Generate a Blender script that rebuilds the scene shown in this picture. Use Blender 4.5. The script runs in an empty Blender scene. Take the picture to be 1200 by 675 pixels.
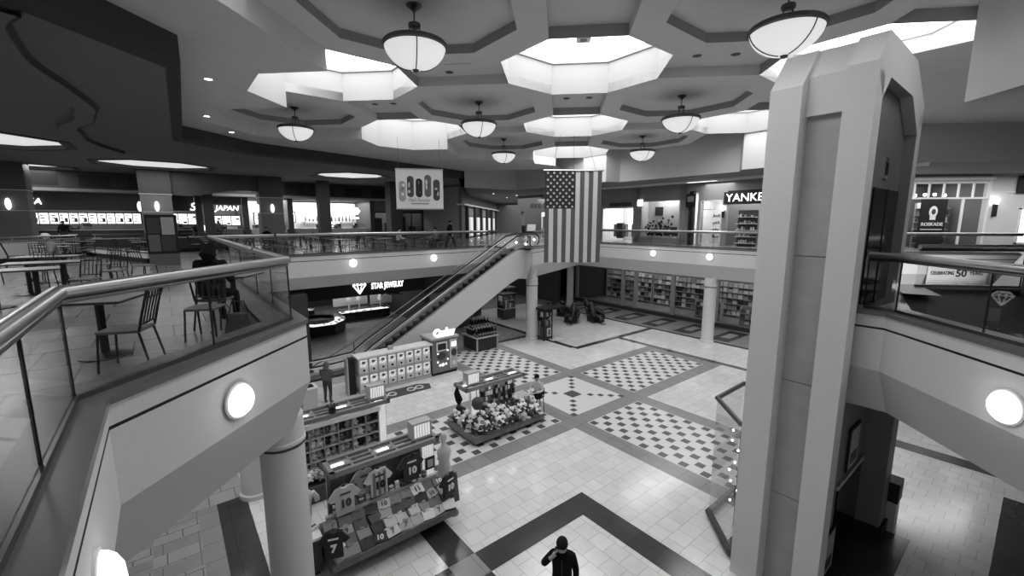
import bpy, bmesh, math, random
from mathutils import Matrix, Vector
from mathutils.geometry import tessellate_polygon
R = random.Random(11)
S2 = 2 ** .5
PI = math.pi
COL = bpy.context.scene.collection
def U(u, v): return ((u - v) / S2, (u + v) / S2)      # the floor grid runs at 45 degrees to the hall
A45 = PI / 4

# ---------------------------------------------------------------- materials (the photograph is black and white)
def lin(g):
    g = g / 255.0
    return g / 12.92 if g <= .04045 else ((g + .055) / 1.055) ** 2.4
MATS = {}
def mat(name, g, rough=.6, metal=0., spec=.4, noise=0., nscale=6., bump=0., bscale=200.):
    if name in MATS: return MATS[name]
    m = bpy.data.materials.new(name); m.use_nodes = True
    nt = m.node_tree; b = nt.nodes['Principled BSDF']
    c = lin(g); b.inputs['Base Color'].default_value = (c, c, c, 1)
    b.inputs['Roughness'].default_value = rough; b.inputs['Metallic'].default_value = metal
    b.inputs['Specular IOR Level'].default_value = spec
    if noise or bump: tc = nt.nodes.new('ShaderNodeTexCoord')
    if noise:
        n = nt.nodes.new('ShaderNodeTexNoise'); n.inputs['Scale'].default_value = nscale; n.inputs['Detail'].default_value = 5
        r = nt.nodes.new('ShaderNodeMapRange'); r.inputs[1].default_value = .3; r.inputs[2].default_value = .7
        r.inputs[3].default_value = max(0, c * (1 - noise)); r.inputs[4].default_value = min(1, c * (1 + noise))
        nt.links.new(tc.outputs['Object'], n.inputs['Vector']); nt.links.new(n.outputs['Fac'], r.inputs[0])
        nt.links.new(r.outputs[0], b.inputs['Base Color'])
    if bump:
        n2 = nt.nodes.new('ShaderNodeTexNoise'); n2.inputs['Scale'].default_value = bscale
        bp = nt.nodes.new('ShaderNodeBump'); bp.inputs['Strength'].default_value = bump; bp.inputs['Distance'].default_value = .01
        nt.links.new(tc.outputs['Object'], n2.inputs['Vector']); nt.links.new(n2.outputs['Fac'], bp.inputs['Height'])
        nt.links.new(bp.outputs['Normal'], b.inputs['Normal'])
    MATS[name] = m; return m
def emit(name, s, g=255):
    if name in MATS: return MATS[name]
    m = bpy.data.materials.new(name); m.use_nodes = True
    b = m.node_tree.nodes['Principled BSDF']; c = lin(g)
    b.inputs['Base Color'].default_value = (.8, .8, .8, 1)
    b.inputs['Emission Color'].default_value = (c, c, c, 1); b.inputs['Emission Strength'].default_value = s
    MATS[name] = m; return m
def glassmat(name, tint=.85, refl=.12, rough=.01):
    m = bpy.data.materials.new(name); m.use_nodes = True; nt = m.node_tree; nt.nodes.clear()
    o = nt.nodes.new('ShaderNodeOutputMaterial'); t = nt.nodes.new('ShaderNodeBsdfTransparent'); g = nt.nodes.new('ShaderNodeBsdfGlossy')
    t.inputs[0].default_value = (tint, tint, tint, 1); g.inputs['Roughness'].default_value = rough; g.inputs[0].default_value = (1, 1, 1, 1)
    f = nt.nodes.new('ShaderNodeLayerWeight'); f.inputs[0].default_value = .5
    pw = nt.nodes.new('ShaderNodeMath'); pw.operation = 'POWER'; pw.inputs[1].default_value = 4
    mm = nt.nodes.new('ShaderNodeMath'); mm.operation = 'MULTIPLY_ADD'; mm.inputs[1].default_value = .5; mm.inputs[2].default_value = refl / 3; mm.use_clamp = True
    mx = nt.nodes.new('ShaderNodeMixShader')
    nt.links.new(f.outputs['Facing'], pw.inputs[0]); nt.links.new(pw.outputs[0], mm.inputs[0]); nt.links.new(mm.outputs[0], mx.inputs[0])
    nt.links.new(t.outputs[0], mx.inputs[1]); nt.links.new(g.outputs[0], mx.inputs[2]); nt.links.new(mx.outputs[0], o.inputs[0])
    MATS[name] = m; return m
def tilemat(name, g, gm, size, rough=.25, var=.06, off=.5, mort=.012, row=None, turn=0.):
    """stone tiles laid along the 45 degree floor grid"""
    m = bpy.data.materials.new(name); m.use_nodes = True; nt = m.node_tree; b = nt.nodes['Principled BSDF']
    tc = nt.nodes.new('ShaderNodeTexCoord'); mp = nt.nodes.new('ShaderNodeMapping'); mp.inputs['Rotation'].default_value = (0, 0, -A45 + turn)
    br = nt.nodes.new('ShaderNodeTexBrick'); br.inputs['Scale'].default_value = 1; br.inputs['Mortar Size'].default_value = mort
    br.inputs['Brick Width'].default_value = size; br.inputs['Row Height'].default_value = row or size; br.offset = off
    c = lin(g)
    br.inputs['Color1'].default_value = (c * (1 - var),) * 3 + (1,); br.inputs['Color2'].default_value = (c * (1 + var),) * 3 + (1,)
    br.inputs['Mortar'].default_value = (lin(gm),) * 3 + (1,)
    n = nt.nodes.new('ShaderNodeTexNoise'); n.inputs['Scale'].default_value = 3; n.inputs['Detail'].default_value = 6
    mr = nt.nodes.new('ShaderNodeMapRange'); mr.inputs[3].default_value = .9; mr.inputs[4].default_value = 1.1
    mul = nt.nodes.new('ShaderNodeMixRGB'); mul.blend_type = 'MULTIPLY'; mul.inputs[0].default_value = 1
    nt.links.new(tc.outputs['Object'], mp.inputs[0]); nt.links.new(mp.outputs[0], br.inputs[0]); nt.links.new(tc.outputs['Object'], n.inputs['Vector'])
    nt.links.new(n.outputs['Fac'], mr.inputs[0]); nt.links.new(br.outputs['Color'], mul.inputs[1]); nt.links.new(mr.outputs[0], mul.inputs[2])
    nt.links.new(mul.outputs[0], b.inputs['Base Color'])
    b.inputs['Roughness'].default_value = rough; b.inputs['Specular IOR Level'].default_value = .5
    MATS[name] = m; return m

# ---------------------------------------------------------------- mesh collector
class MB:
    def __init__(s): s.v = []; s.f = []; s.m = []; s.M = None
    def add(s, vs, fs, m=0, M=None):
        k = len(s.v); M = M or s.M
        for p in vs:
            p = Vector(p)
            if M is not None: p = M @ p
            s.v.append(p)
        for f in fs: s.f.append([i + k for i in f]); s.m.append(m)
        return s
    def box(s, x0, x1, y0, y1, z0, z1, m=0, M=None):
        return s.add([(x0, y0, z0), (x1, y0, z0), (x1, y1, z0), (x0, y1, z0), (x0, y0, z1), (x1, y0, z1), (x1, y1, z1), (x0, y1, z1)],
                     [(0, 3, 2, 1), (4, 5, 6, 7), (0, 1, 5, 4), (1, 2, 6, 5), (2, 3, 7, 6), (3, 0, 4, 7)], m, M)
    def prism(s, poly, z0, z1, m=0, M=None, top=None):
        n = len(poly); a = sum(poly[i][0] * poly[(i + 1) % n][1] - poly[(i + 1) % n][0] * poly[i][1] for i in range(n))
        if a < 0: poly = list(reversed(poly)); top = list(reversed(top)) if top else None
        tp = top or poly
        return s.add([(p[0], p[1], z0) for p in poly] + [(p[0], p[1], z1) for p in tp],
                     [tuple(reversed(range(n))), tuple(range(n, 2 * n))] + [(i, (i + 1) % n, n + (i + 1) % n, n + i) for i in range(n)], m, M)
    def lathe(s, prof, n=16, c=(0, 0, 0), m=0, M=None):
        vs = []; fs = []; k = len(prof)
        for i in range(n):
            a = 2 * PI * i / n
            for r, z in prof: vs.append((c[0] + r * math.cos(a), c[1] + r * math.sin(a), c[2] + z))
        for i in range(n):
            j = (i + 1) % n
            for q in range(k - 1): fs.append((i * k + q, j * k + q, j * k + q + 1, i * k + q + 1))
        if prof[0][0] > 1e-4: fs.append(tuple(i * k for i in reversed(range(n))))
        if prof[-1][0] > 1e-4: fs.append(tuple(i * k + k - 1 for i in range(n)))
        return s.add(vs, fs, m, M)
    def cyl(s, c, r, z0, z1, n=12, m=0, r1=None, M=None): return s.lathe([(r, z0), (r if r1 is None else r1, z1)], n, (c[0], c[1], 0), m, M)
    def ball(s, c, r, n=10, k=6, m=0, M=None):
        r = (r, r, r) if not isinstance(r, (tuple, list)) else r
        vs = []; fs = []
        for q in range(k + 1):
            t = PI * q / k
            for i in range(n):
                a = 2 * PI * i / n; vs.append((c[0] + r[0] * math.sin(t) * math.cos(a), c[1] + r[1] * math.sin(t) * math.sin(a), c[2] - r[2] * math.cos(t)))
        for q in range(k):
            for i in range(n):
                j = (i + 1) % n; fs.append((q * n + i, q * n + j, q * n + n + j, q * n + n + i))
        return s.add(vs, fs, m, M)
    def tube(s, pts, r, n=8, m=0, M=None, closed=False):
        pts = [Vector(p) for p in pts]; vs = []; fs = []; L = len(pts)
        for i, p in enumerate(pts):
            if closed: d = (pts[(i + 1) % L] - pts[i - 1]).normalized()
            elif i == 0: d = (pts[1] - p).normalized()
            elif i == L - 1: d = (p - pts[i - 1]).normalized()
            else: d = ((pts[i + 1] - p).normalized() + (p - pts[i - 1]).normalized()).normalized()
            up = Vector((0, 0, 1)) if abs(d.z) < .95 else Vector((1, 0, 0))
            a = d.cross(up).normalized(); b = a.cross(d)
            k = 1.
            if 0 < i < L - 1 and not closed:
                c_ = max(.3, (p - pts[i - 1]).normalized().dot(d)); k = 1 / c_
            rr = r[i] if isinstance(r, (list, tuple)) else r
            for j in range(n):
                t = 2 * PI * j / n; vs.append(p + (a * math.cos(t) * k + b * math.sin(t)) * rr)
        for i in range(L if closed else L - 1):
            i2 = (i + 1) % L
            for j in range(n): fs.append((i * n + j, i * n + (j + 1) % n, i2 * n + (j + 1) % n, i2 * n + j))
        if not closed: fs.append(tuple(reversed(range(n)))); fs.append(tuple(range((L - 1) * n, L * n)))
        return s.add(vs, fs, m, M)
    def tri(s, loops, z, m=0, flip=False):
        """flat polygon with holes at height z"""
        vv = [[Vector((p[0], p[1], 0)) for p in l] for l in loops]; fl = [p for l in loops for p in l]
        fs = []
        for a, b, c in tessellate_polygon(vv):
            A, B, C_ = fl[a], fl[b], fl[c]
            cr = (B[0] - A[0]) * (C_[1] - A[1]) - (B[1] - A[1]) * (C_[0] - A[0])
            if (cr < 0) != flip: a, c = c, a
            fs.append((a, b, c))
        return s.add([(p[0], p[1], z) for p in fl], fs, m)
    def wall(s, pts, z0, z1, m=0, closed=False):
        n = len(pts)
        for i in range(n if closed else n - 1):
            a, b = pts[i], pts[(i + 1) % n]; s.add([(a[0], a[1], z0), (b[0], b[1], z0), (b[0], b[1], z1), (a[0], a[1], z1)], [(0, 1, 2, 3)], m)
        return s
    def build(s, name, mats, parent=None, loc=None, rot=0., smooth=False, bev=0., fix=True):
        me = bpy.data.meshes.new(name); me.from_pydata([tuple(p) for p in s.v], [], s.f)
        if not isinstance(mats, (list, tuple)): mats = [mats]
        for mm in mats: me.materials.append(mm)
        if len(mats) > 1:
            for p, k in zip(me.polygons, s.m): p.material_index = k
        if fix:
            bm = bmesh.new(); bm.from_mesh(me); bmesh.ops.recalc_face_normals(bm, faces=bm.faces); bm.to_mesh(me); bm.free()
        if smooth:
            me.polygons.foreach_set('use_smooth', [True] * len(me.polygons))
            try: me.set_sharp_from_angle(angle=math.radians(40))
            except Exception: pass
        o = bpy.data.objects.new(name, me); COL.objects.link(o)
        if parent is not None: o.parent = parent
        if loc is not None: o.location = loc
        o.rotation_euler[2] = rot
        if bev:
            b = o.modifiers.new('bevel', 'BEVEL'); b.width = bev; b.segments = 2; b.limit_method = 'ANGLE'
        return o
def struct(name, mb, mats, smooth=False, bev=0., fix=True):
    o = mb.build(name, mats, smooth=smooth, bev=bev, fix=fix); o['kind'] = 'structure'; return o
def tag(o, label, cat, group=None):
    o['label'] = label; o['category'] = cat
    if group: o['group'] = group
    return o
def thing(name, label, cat, loc=(0, 0, 0), rz=0., group=None):
    o = bpy.data.objects.new(name, None); COL.objects.link(o); o.location = loc; o.rotation_euler[2] = rz
    o.empty_display_size = .1
    return tag(o, label, cat, group)
KIDS = {}
def dup(root, loc, rz=None, label=None, group=None, scale=None):
    if root.name not in KIDS: KIDS[root.name] = list(root.children)
    def cp(o, par):
        c = o.copy(); COL.objects.link(c)
        if par is not None: c.parent = par
        for ch in list(o.children): cp(ch, c)
        return c
    r = cp(root, None); r.location = loc
    if rz is not None: r.rotation_euler[2] = rz
    if scale is not None: r.scale = scale if isinstance(scale, (tuple, list)) else (scale,) * 3
    if label: r['label'] = label
    if group: r['group'] = group
    return r
def text(s, size, m, parent=None, loc=(0, 0, 0), rot=(PI / 2, 0, 0), ext=.01, name='lettering', align='CENTER', bold=0., shear=0., sx=1.):
    cu = bpy.data.curves.new(name, 'FONT'); cu.body = s; cu.size = size; cu.extrude = ext; cu.align_x = align; cu.align_y = 'CENTER'
    cu.offset = bold; cu.shear = shear; cu.resolution_u = 3
    tmp = bpy.data.objects.new(name, cu); COL.objects.link(tmp)
    me = bpy.data.meshes.new_from_object(tmp.evaluated_get(bpy.context.evaluated_depsgraph_get())); bpy.data.objects.remove(tmp); bpy.data.curves.remove(cu)
    me.name = name; me.materials.clear(); me.materials.append(m)
    o = bpy.data.objects.new(name, me); COL.objects.link(o); o.location = loc; o.rotation_euler = rot; o.scale = (sx, 1, 1)
    if parent is not None: o.parent = parent
    return o
def area(name, loc, size, power, rot=(0, 0, 0), sy=None, spread=None):
    l = bpy.data.lights.new(name, 'AREA'); l.energy = power; l.size = size
    if sy: l.shape = 'RECTANGLE'; l.size_y = sy
    if spread: l.spread = spread
    o = bpy.data.objects.new(name, l); COL.objects.link(o); o.location = loc; o.rotation_euler = rot; return o
def point(name, loc, power, r=.1):
    l = bpy.data.lights.new(name, 'POINT'); l.energy = power; l.shadow_soft_size = r
    o = bpy.data.objects.new(name, l); COL.objects.link(o); o.location = loc; return o
ORD = ['first', 'second', 'third', 'fourth', 'fifth', 'sixth', 'seventh', 'eighth', 'ninth', 'tenth', 'eleventh', 'twelfth', 'thirteenth',
       'fourteenth', 'fifteenth', 'sixteenth', 'seventeenth', 'eighteenth', 'nineteenth', 'twentieth']

# ---------------------------------------------------------------- palette
WHITE_TILE = tilemat('white_stone_tile', 216, 165, .45, rough=.14, mort=.006)
WHITE_TURN = tilemat('white_stone_tile_turned', 216, 165, .45, rough=.16, mort=.006, turn=PI / 2)
GREY_TILE = tilemat('grey_stone_tile', 138, 110, .68, rough=.22, off=0, mort=.01)
DARK_TILE = tilemat('black_granite_tile', 62, 50, .68, rough=.15, off=0, mort=.008)
HALL_TILE = tilemat('hall_stone_tile', 150, 100, .6, rough=.2)
COURT_TILE = tilemat('court_stone_tile', 140, 92, .9, rough=.25)
CHK_W = mat('checker_white', 214, .25); CHK_D = mat('checker_dark', 84, .25)
CEIL = mat('ceiling_paint', 214, .9, noise=.03, nscale=1.5)
CEIL_DK = mat('court_ceiling_paint', 118, .9, noise=.04, nscale=.8)
CEIL_BK = mat('dark_bulkhead_paint', 62, .8)
WELL = mat('skylight_well_white', 160, .9)
PLASTER = mat('fascia_plaster', 205, .8, noise=.03, nscale=30, bump=.15, bscale=120)
CREAM = mat('soffit_plaster', 190, .85)
CAP_DK = mat('polished_dark_stone', 96, .3, spec=.6)
BLACK = mat('black_paint', 24, .5); BLACK_GLOSS = mat('black_gloss', 18, .12)
TOWER = mat('tower_plaster', 214, .8, noise=.02, nscale=20, bump=.1, bscale=150)
TOWER_PANEL = mat('tower_stone_panel', 166, .5, noise=.09, nscale=2.5)
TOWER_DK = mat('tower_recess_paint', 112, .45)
STEEL = mat('brushed_steel', 190, .28, metal=1.); STEEL_DK = mat('dark_steel', 105, .3, metal=1.); CHROME = mat('chrome', 225, .1, metal=1.)
BRONZE = mat('bronze_metal', 95, .4, metal=.8)
COLUMN = mat('column_paint', 205, .5); WALL_GR = mat('wall_grey_paint', 150, .8); WALL_DK = mat('wall_dark_paint', 58, .7)
WALL_LT = mat('wall_light_paint', 205, .8); WALL_MID = mat('wall_mid_paint', 105, .8)
RUBBER = mat('black_rubber', 30, .45); WOOD_DK = mat('dark_wood', 70, .4, noise=.25, nscale=9); WOOD_MID = mat('mid_wood', 120, .45, noise=.15, nscale=9)
WHITE = mat('white_paint', 228, .5); WHITE_GL = mat('white_gloss', 235, .2); LIGHTGREY = mat('light_grey_paint', 175, .5); MIDGREY = mat('mid_grey_paint', 120, .5); DKGREY = mat('dark_grey_paint', 66, .5)
SKIN = mat('skin', 165, .6); HAIR_DK = mat('dark_hair', 22, .8, spec=.1); HAIR_LT = mat('pale_hat_cloth', 215, .9)
CLOTH_BK = mat('black_cloth', 26, .9, spec=.08); CLOTH_GR = mat('grey_cloth', 92, .9, spec=.1); CLOTH_LT = mat('light_cloth', 200, .9); CLOTH_MID = mat('mid_grey_cloth', 128, .9); DENIM = mat('denim_cloth', 62, .9)
GLASS = glassmat('railing_glass', .90, .06); GLASS_CL = glassmat('shop_window_glass', .9, .045); GLASS_LT = glassmat('enclosure_glass', .93, .06)
LIT = emit('lit_white', 1.6); LIT_SOFT = emit('lit_soft', .8); LIT_HOT = emit('lit_lamp', 9.); LIT_BOWL = emit('lit_bowl', .36); LIT_SIGN = emit('lit_sign', 1.1); LIT_DIM = emit('lit_dim', .3)
GLOBE = emit('lit_globe', .8)
SKY = emit('skylight_glazing', 3.6)
PROD = [mat('goods_grey_%d' % g, g, .55) for g in (30, 50, 75, 100, 130, 160, 190, 215, 235)]
def prod(): return R.choice(PROD)
EXPOSURE = 0.62; WORLD = .35
# ================================================================ SETTING
# camera: eye 7.5 m over the lower floor, the hall's long axis is +Y
cam = bpy.data.cameras.new('camera'); cam.sensor_width = 36; cam.lens = 506 / 1200 * 36; cam.clip_start = .05
co = bpy.data.objects.new('camera', cam); COL.objects.link(co); co.location = (0, 0, 7.5)
co.rotation_euler = (PI / 2 - math.atan(77.5 / 506), 0, math.radians(6.2)); bpy.context.scene.camera = co

# ---- lower floor: one mesh, stone inlays a millimetre or two proud
UP = 5.8; CAPZ = 5.9
f = MB()
def rect(u0, u1, v0, v1, z, m): f.add([U(u0, v0) + (z,), U(u1, v0) + (z,), U(u1, v1) + (z,), U(u0, v1) + (z,)], [(0, 1, 2, 3)], m)
f.add([(-60, -12, 0), (50, -12, 0), (50, 75, 0), (-60, 75, 0)], [(0, 1, 2, 3)], 5)
rect(1.1, 26.4, -14, 20.9, .001, 0)
rect(18.65, 26.4, 17.2, 30, .0015, 0)
u0, v0 = 13.43, 12.45; h = 1.58; b = .68; L = 8.4
for s in (-1, 1):                                   # grey bands of the cross
    rect(u0 - L - b, u0 + L + b, *sorted((v0 + s * h, v0 + s * (h + b))), .002, 1)
    rect(*sorted((u0 + s * h, u0 + s * (h + b))), v0 - L - b, v0 + L + b, .0022, 1)
    rect(*sorted((u0 + s * L, u0 + s * (L + b))), v0 - h - b, v0 + h + b, .0024, 1)
    rect(u0 - h - b, u0 + h + b, *sorted((v0 + s * L, v0 + s * (L + b))), .0026, 1)
def checker(ua, ub, va, vb):
    rect(ua, ub, va, vb, .003, 3)
    nu = round((ub - ua) / .352); nv = round((vb - va) / .352); du = (ub - ua) / nu; dv = (vb - va) / nv
    for i in range(nu):
        for j in range(nv):
            if (i + j) % 2 == 0:
                a, c = ua + (i + .5) * du, va + (j + .5) * dv; q = .134
                rect(a - q, a + q, c - q, c + q, .004, 4)
checker(u0 - h, u0 + h, v0 - L, v0 - h - b); checker(u0 - h, u0 + h, v0 + h + b, v0 + L)
checker(u0 + h + b, u0 + L, v0 - h, v0 + h); checker(u0 - L, u0 - h - b, v0 - h, v0 + h)
rect(u0 - h, u0 + h, v0 - h, v0 + h, .003, 3)
rect(u0 - .3, u0 + .3, v0 - .3, v0 + .3, .004, 4)
for k in range(1, 5):
    d = .3 + .31 * k - .06
    for a, c in ((d, d), (-d, -d), (d, -d), (-d, d)): rect(u0 + a - .12, u0 + a + .12, v0 + c - .12, v0 + c + .12, .004, 4)
rect(-2, 8.49, 6.77, 7.44, .0045, 2); rect(7.8, 8.49, -10, 6.77, .0045, 2)       # black chevron
rect(8.49, 26.4, -14, 3.3, .0014, 6); rect(4.88, 7.8, -10, 6.77, .0014, 6)
rect(4.2, 4.88, 7.44, 11.5, .0045, 2); rect(4.2, 4.88, 0, 6.77, .0045, 2); rect(4.2, 4.88, 6.77, 7.44, .0055, 1)
rect(22.45, 22.85, 5.5, 17.2, .005, 2); rect(18.65, 26.75, 16.95, 17.35, .0052, 2); rect(18.5, 18.9, 17.35, 27, .005, 2)
rect(26.4, 26.75, 2, 26, .005, 2); rect(14, 18.5, 20.95, 21.3, .005, 2)
rect(26.75, 30.6, 2, 30, .002, 1)
for k in range(10): rect(27.1, 30.2, 4.2 + 2.6 * k, 5.5 + 2.6 * k, .003, 2); rect(28, 29.4, 4.55 + 2.6 * k, 5.15 + 2.6 * k, .004, 5)
rect(.45, 1.12, 2, 13.2, .005, 2); rect(.05, .45, 2, 13.2, .004, 1)                # striped floor below the left balcony
for k in range(22):
    for q in range(4): rect(.05 - .45 * (q + 1), .05 - .45 * q, 4 + .46 * k, 4.46 + .46 * k, .003, (5, 1)[(k + (q // 2)) % 2])
rect(9.6, 13.17, 1.27, 4, .005, 2); rect(9, 17.4, -5, 0, .005, 2); rect(18.6, 19.25, -2, 5.5, .005, 2)
struct('floor', f, [WHITE_TILE, GREY_TILE, DARK_TILE, CHK_W, CHK_D, HALL_TILE, WHITE_TURN], fix=False)

def offset(pts, d, closed=False):
    """shift a polyline to its left by d with mitred corners"""
    n = len(pts); out = []
    for i in range(n):
        def nrm(a, b_):
            dx, dy = b_[0] - a[0], b_[1] - a[1]; l = math.hypot(dx, dy); return (-dy / l, dx / l)
        ns = []
        if closed or i > 0: ns.append(nrm(pts[i - 1], pts[i]))
        if closed or i < n - 1: ns.append(nrm(pts[i], pts[(i + 1) % n]))
        if len(ns) == 1: nx, ny = ns[0]; k = 1
        else:
            nx, ny = ns[0][0] + ns[1][0], ns[0][1] + ns[1][1]; l = math.hypot(nx, ny); nx /= l; ny /= l; k = 1 / max(.35, nx * ns[0][0] + ny * ns[0][1])
        out.append((pts[i][0] + nx * d * k, pts[i][1] + ny * d * k))
    return out
# ---- upper storey slab round the void
A = (-4.05, 3.28); B = (-4.1, 6.5); C = U(1.7, 22.0); D = U(16.4, 22.9); E0 = U(17., 21.75); E = U(17.2, 19.6); F = U(25.8, 23.4); G = U(25.8, 8.14); H = (22.9, 24.0)
K = (10.8, 11.9); T2 = (8.4, 11.9); T1 = U(12.7, 1.9); TJ = (5.3, 8.44); T0 = (5.7, 8.04); R0 = (5.7, -4.6); R1 = (3.87, -4.6)
VOID = [A, B, C, D, E0, E, F, G, H, K, T2, T1, TJ, T0, R0, R1]
OUT = [(-58, -11), (49, -11), (49, 74), (-58, 74)]
s = MB(); s.tri([OUT, VOID], UP, 0); s.tri([OUT, offset(VOID, .4, True)], 4.34, 1, flip=True)
struct('floor_upper', s, [COURT_TILE, CREAM], fix=False)
# darker carpet on the right hand deck
s = MB(); s.tri([[(6.2, -4.6), (14.2, -4.6), (40, 4), (40, 28.9), (27.8, 28.9), (22.9, 24), K, T2, T1, (6.2, 8.0)]], UP + .006, 0)
struct('floor_deck', s, mat('dark_deck_floor', 22, .6, spec=.08, noise=.2, nscale=3), fix=False)

FP0 = [(.6, 5.93, 1), (-.03, 5.93, 1), (-.03, 5.86, 0), (0, 5.85, 0), (0, 5.655, 2), (.012, 5.65, 2), (.012, 5.625, 2), (0, 5.62, 0), (0, 4.87, 3), (.3, 4.05, 3), (1.1, 4.05, 3)]
def fascia(name, pts, low=4.05):      # the void lies on the right of the direction of travel
    FPROF = FP0[:9] + [(.3, low, 3), (1.1, low, 3)]; mb = MB(); rows = [offset(pts, d) for d, z, m in FPROF]
    for k in range(len(FPROF) - 1):
        for i in range(len(pts) - 1):
            a, b_ = rows[k], rows[k + 1]
            mb.add([a[i] + (FPROF[k][1],), a[i + 1] + (FPROF[k][1],), b_[i + 1] + (FPROF[k + 1][1],), b_[i] + (FPROF[k + 1][1],)], [(0, 1, 2, 3)], FPROF[k][2])
    return struct(name, mb, [PLASTER, CAP_DK, BLACK, CREAM])
fascia('fascia_left', [R1, A, B, C]); fascia('fascia_back', [C, D, E0], 4.27); fascia('fascia_far', [E, F, G, H]); fascia('fascia_deck', [H, K, T2, T1]); fascia('fascia_right', [TJ, T0, R0, R1])
# ---- round columns under the balconies
def column(x, y, r, name='column'):
    mb = MB(); mb.lathe([(r + .05, 0), (r + .05, .12), (r, .15), (r, 3.55), (r + .03, 3.57), (r + .03, 3.62), (r + .01, 3.64), (r + .01, 4.06)], 28, (x, y, 0), 0)
    mb.lathe([(r + .012, 3.5), (r + .012, 3.54)], 28, (x, y, 0), 1)
    return struct(name, mb, [COLUMN, DKGREY], smooth=True)
column(-4.97, 6.87, .37); column(-8.3, 10.25, .36); column(*U(26.2, 12.92), .36); column(*U(18.05, 20.42), .36); column(*U(28.5, 27.0), .3)
mb = MB(); mb.box(-.45, .45, -.45, .45, 0, 4.06); mb.box(-.5, .5, -.5, .5, 0, .2)
o = struct('column_pier', mb, WALL_DK); o.location = U(4.7, 22.55) + (0,); o.rotation_euler[2] = A45

# ---- main ceiling: octagonal skylight wells, coffers and strips
Z0 = 12.1; ZS = 12.4; P = 4.0; CX, CY = .65, 14.3
def octo(cx, cy, af, side):
    q = side / 2; return [(cx + q, cy - af), (cx + af, cy - q), (cx + af, cy + q), (cx + q, cy + af), (cx - q, cy + af), (cx - af, cy + q), (cx - af, cy - q), (cx - q, cy - af)]
LOW = 11.55
sky_n = 0
cl = MB(); wl = MB(); gl = MB()
coffers = []
for i in range(-4, 4):
    for j in range(-3, 5):
        x, y = CX + P * i, CY + P * j
        if (x + y) / S2 > 23.2 + (1.2 if True else 0): continue
        if i % 2 == 0 and j % 2 == 0:                       # skylight
            if x < -10: continue
            w = octo(x, y, 2.425, 2.0)
            for k in range(8):
                a, b_ = w[k], w[(k + 1) % 8]; zb = LOW if x < -6 and k in ((5, 6, 7) if y < 18 else (3, 4, 5)) else Z0
                wl.add([(a[0], a[1], zb), (b_[0], b_[1], zb), (b_[0], b_[1], 13.3), (a[0], a[1], 13.3)], [(0, 1, 2, 3)], 0)
            wi = octo(x, y, 2.36, 1.95); wl.wall(wi, 13.12, 13.3, 0, True); wl.tri([octo(x, y, 2.425, 2.0), wi], 13.12, 0, flip=True)
            gl.tri([w], 13.3, 0, flip=True)
        elif i % 2 and j % 2:                               # coffer with a lamp
            w = octo(x, y, 3.0, 3.15); low = x < -10 and (y < 12 or y > 24)
            if low: continue
            inn = octo(x, y, 2.25, 1.86)
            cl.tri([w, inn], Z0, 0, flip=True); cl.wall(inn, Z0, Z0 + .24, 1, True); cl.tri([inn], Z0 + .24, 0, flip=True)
            cl.wall(w, Z0, ZS, 0, True); coffers.append((x, y))
        else:                                               # strip between two skylights
            hx, hy = (1.575, 1.0) if i % 2 else (1.0, 1.575)
            z = LOW if (x < -8) or (i == -2 and y < 12) else ZS
            if z == LOW: continue
            w = [(x - hx, y - hy), (x + hx, y - hy), (x + hx, y + hy), (x - hx, y + hy)]
            cl.tri([w], z, 0, flip=True)
# low border sheet on the left, round the outer skylights and coffers
BT = [(-8.4, -11), (-8.4, 9.35), (-16.0, 17.5), (-15.7, 21.6), (-13.2, 25.7), (-10.6, 30.2), (-7.8, 35.2)]
inner = [(-6.35, -11), (-6.35, 11.87), (-8.35, 11.87), (-9.78, 13.3), (-9.78, 15.3), (-12.93, 15.3), (-14.35, 16.72), (-14.35, 19.88), (-12.93, 21.3), (-9.78, 21.3), (-9.78, 23.3), (-8.35, 24.73), (-6.35, 24.73),
         (-6.35, 27.88), (-4.93, 29.3), (-1.78, 29.3), (-1.78, 31.3), (-.35, 32.73)]
cl.tri([inner + [(.2, 34.6), (-7.8, 35.2)] + BT[5:0:-1] + [BT[0]]], LOW, 0, flip=True)
cl.wall(inner, LOW, ZS, 0)
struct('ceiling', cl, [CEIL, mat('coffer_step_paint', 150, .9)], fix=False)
struct('ceiling_skylight_wells', wl, [WELL], fix=False)
struct('window_skylights', gl, [SKY], fix=False)
# closing sheets above, so no stray light comes in
s = MB(); s.add([(-58, -11, 13.6), (49, -11, 13.6), (49, 74, 13.6), (-58, 74, 13.6)], [(3, 2, 1, 0)], 0); struct('roof', s, CEIL_BK, fix=False)

# ---- left bulkhead: raked dark band between hall ceiling and the lower food court ceiling
BB = [(-9.0, -11), (-9.0, 9.6), (-16.7, 17.75), (-16.4, 21.9), (-13.8, 26.1), (-11.1, 30.6), (-8.3, 35.7)]
FZ = 11.0
mb = MB()
for i in range(len(BT) - 1):
    a, b_, c, d = BT[i], BT[i + 1], BB[i + 1], BB[i]
    mb.add([a + (LOW + .02,), b_ + (LOW + .02,), b_ + (FZ,), a + (FZ,)], [(0, 1, 2, 3)], 0)
    mb.add([a + (FZ,), b_ + (FZ,), c + (FZ - .02,), d + (FZ - .02,)], [(0, 1, 2, 3)], 0)
struct('wall_bulkhead_left', mb, CEIL_BK)

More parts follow.
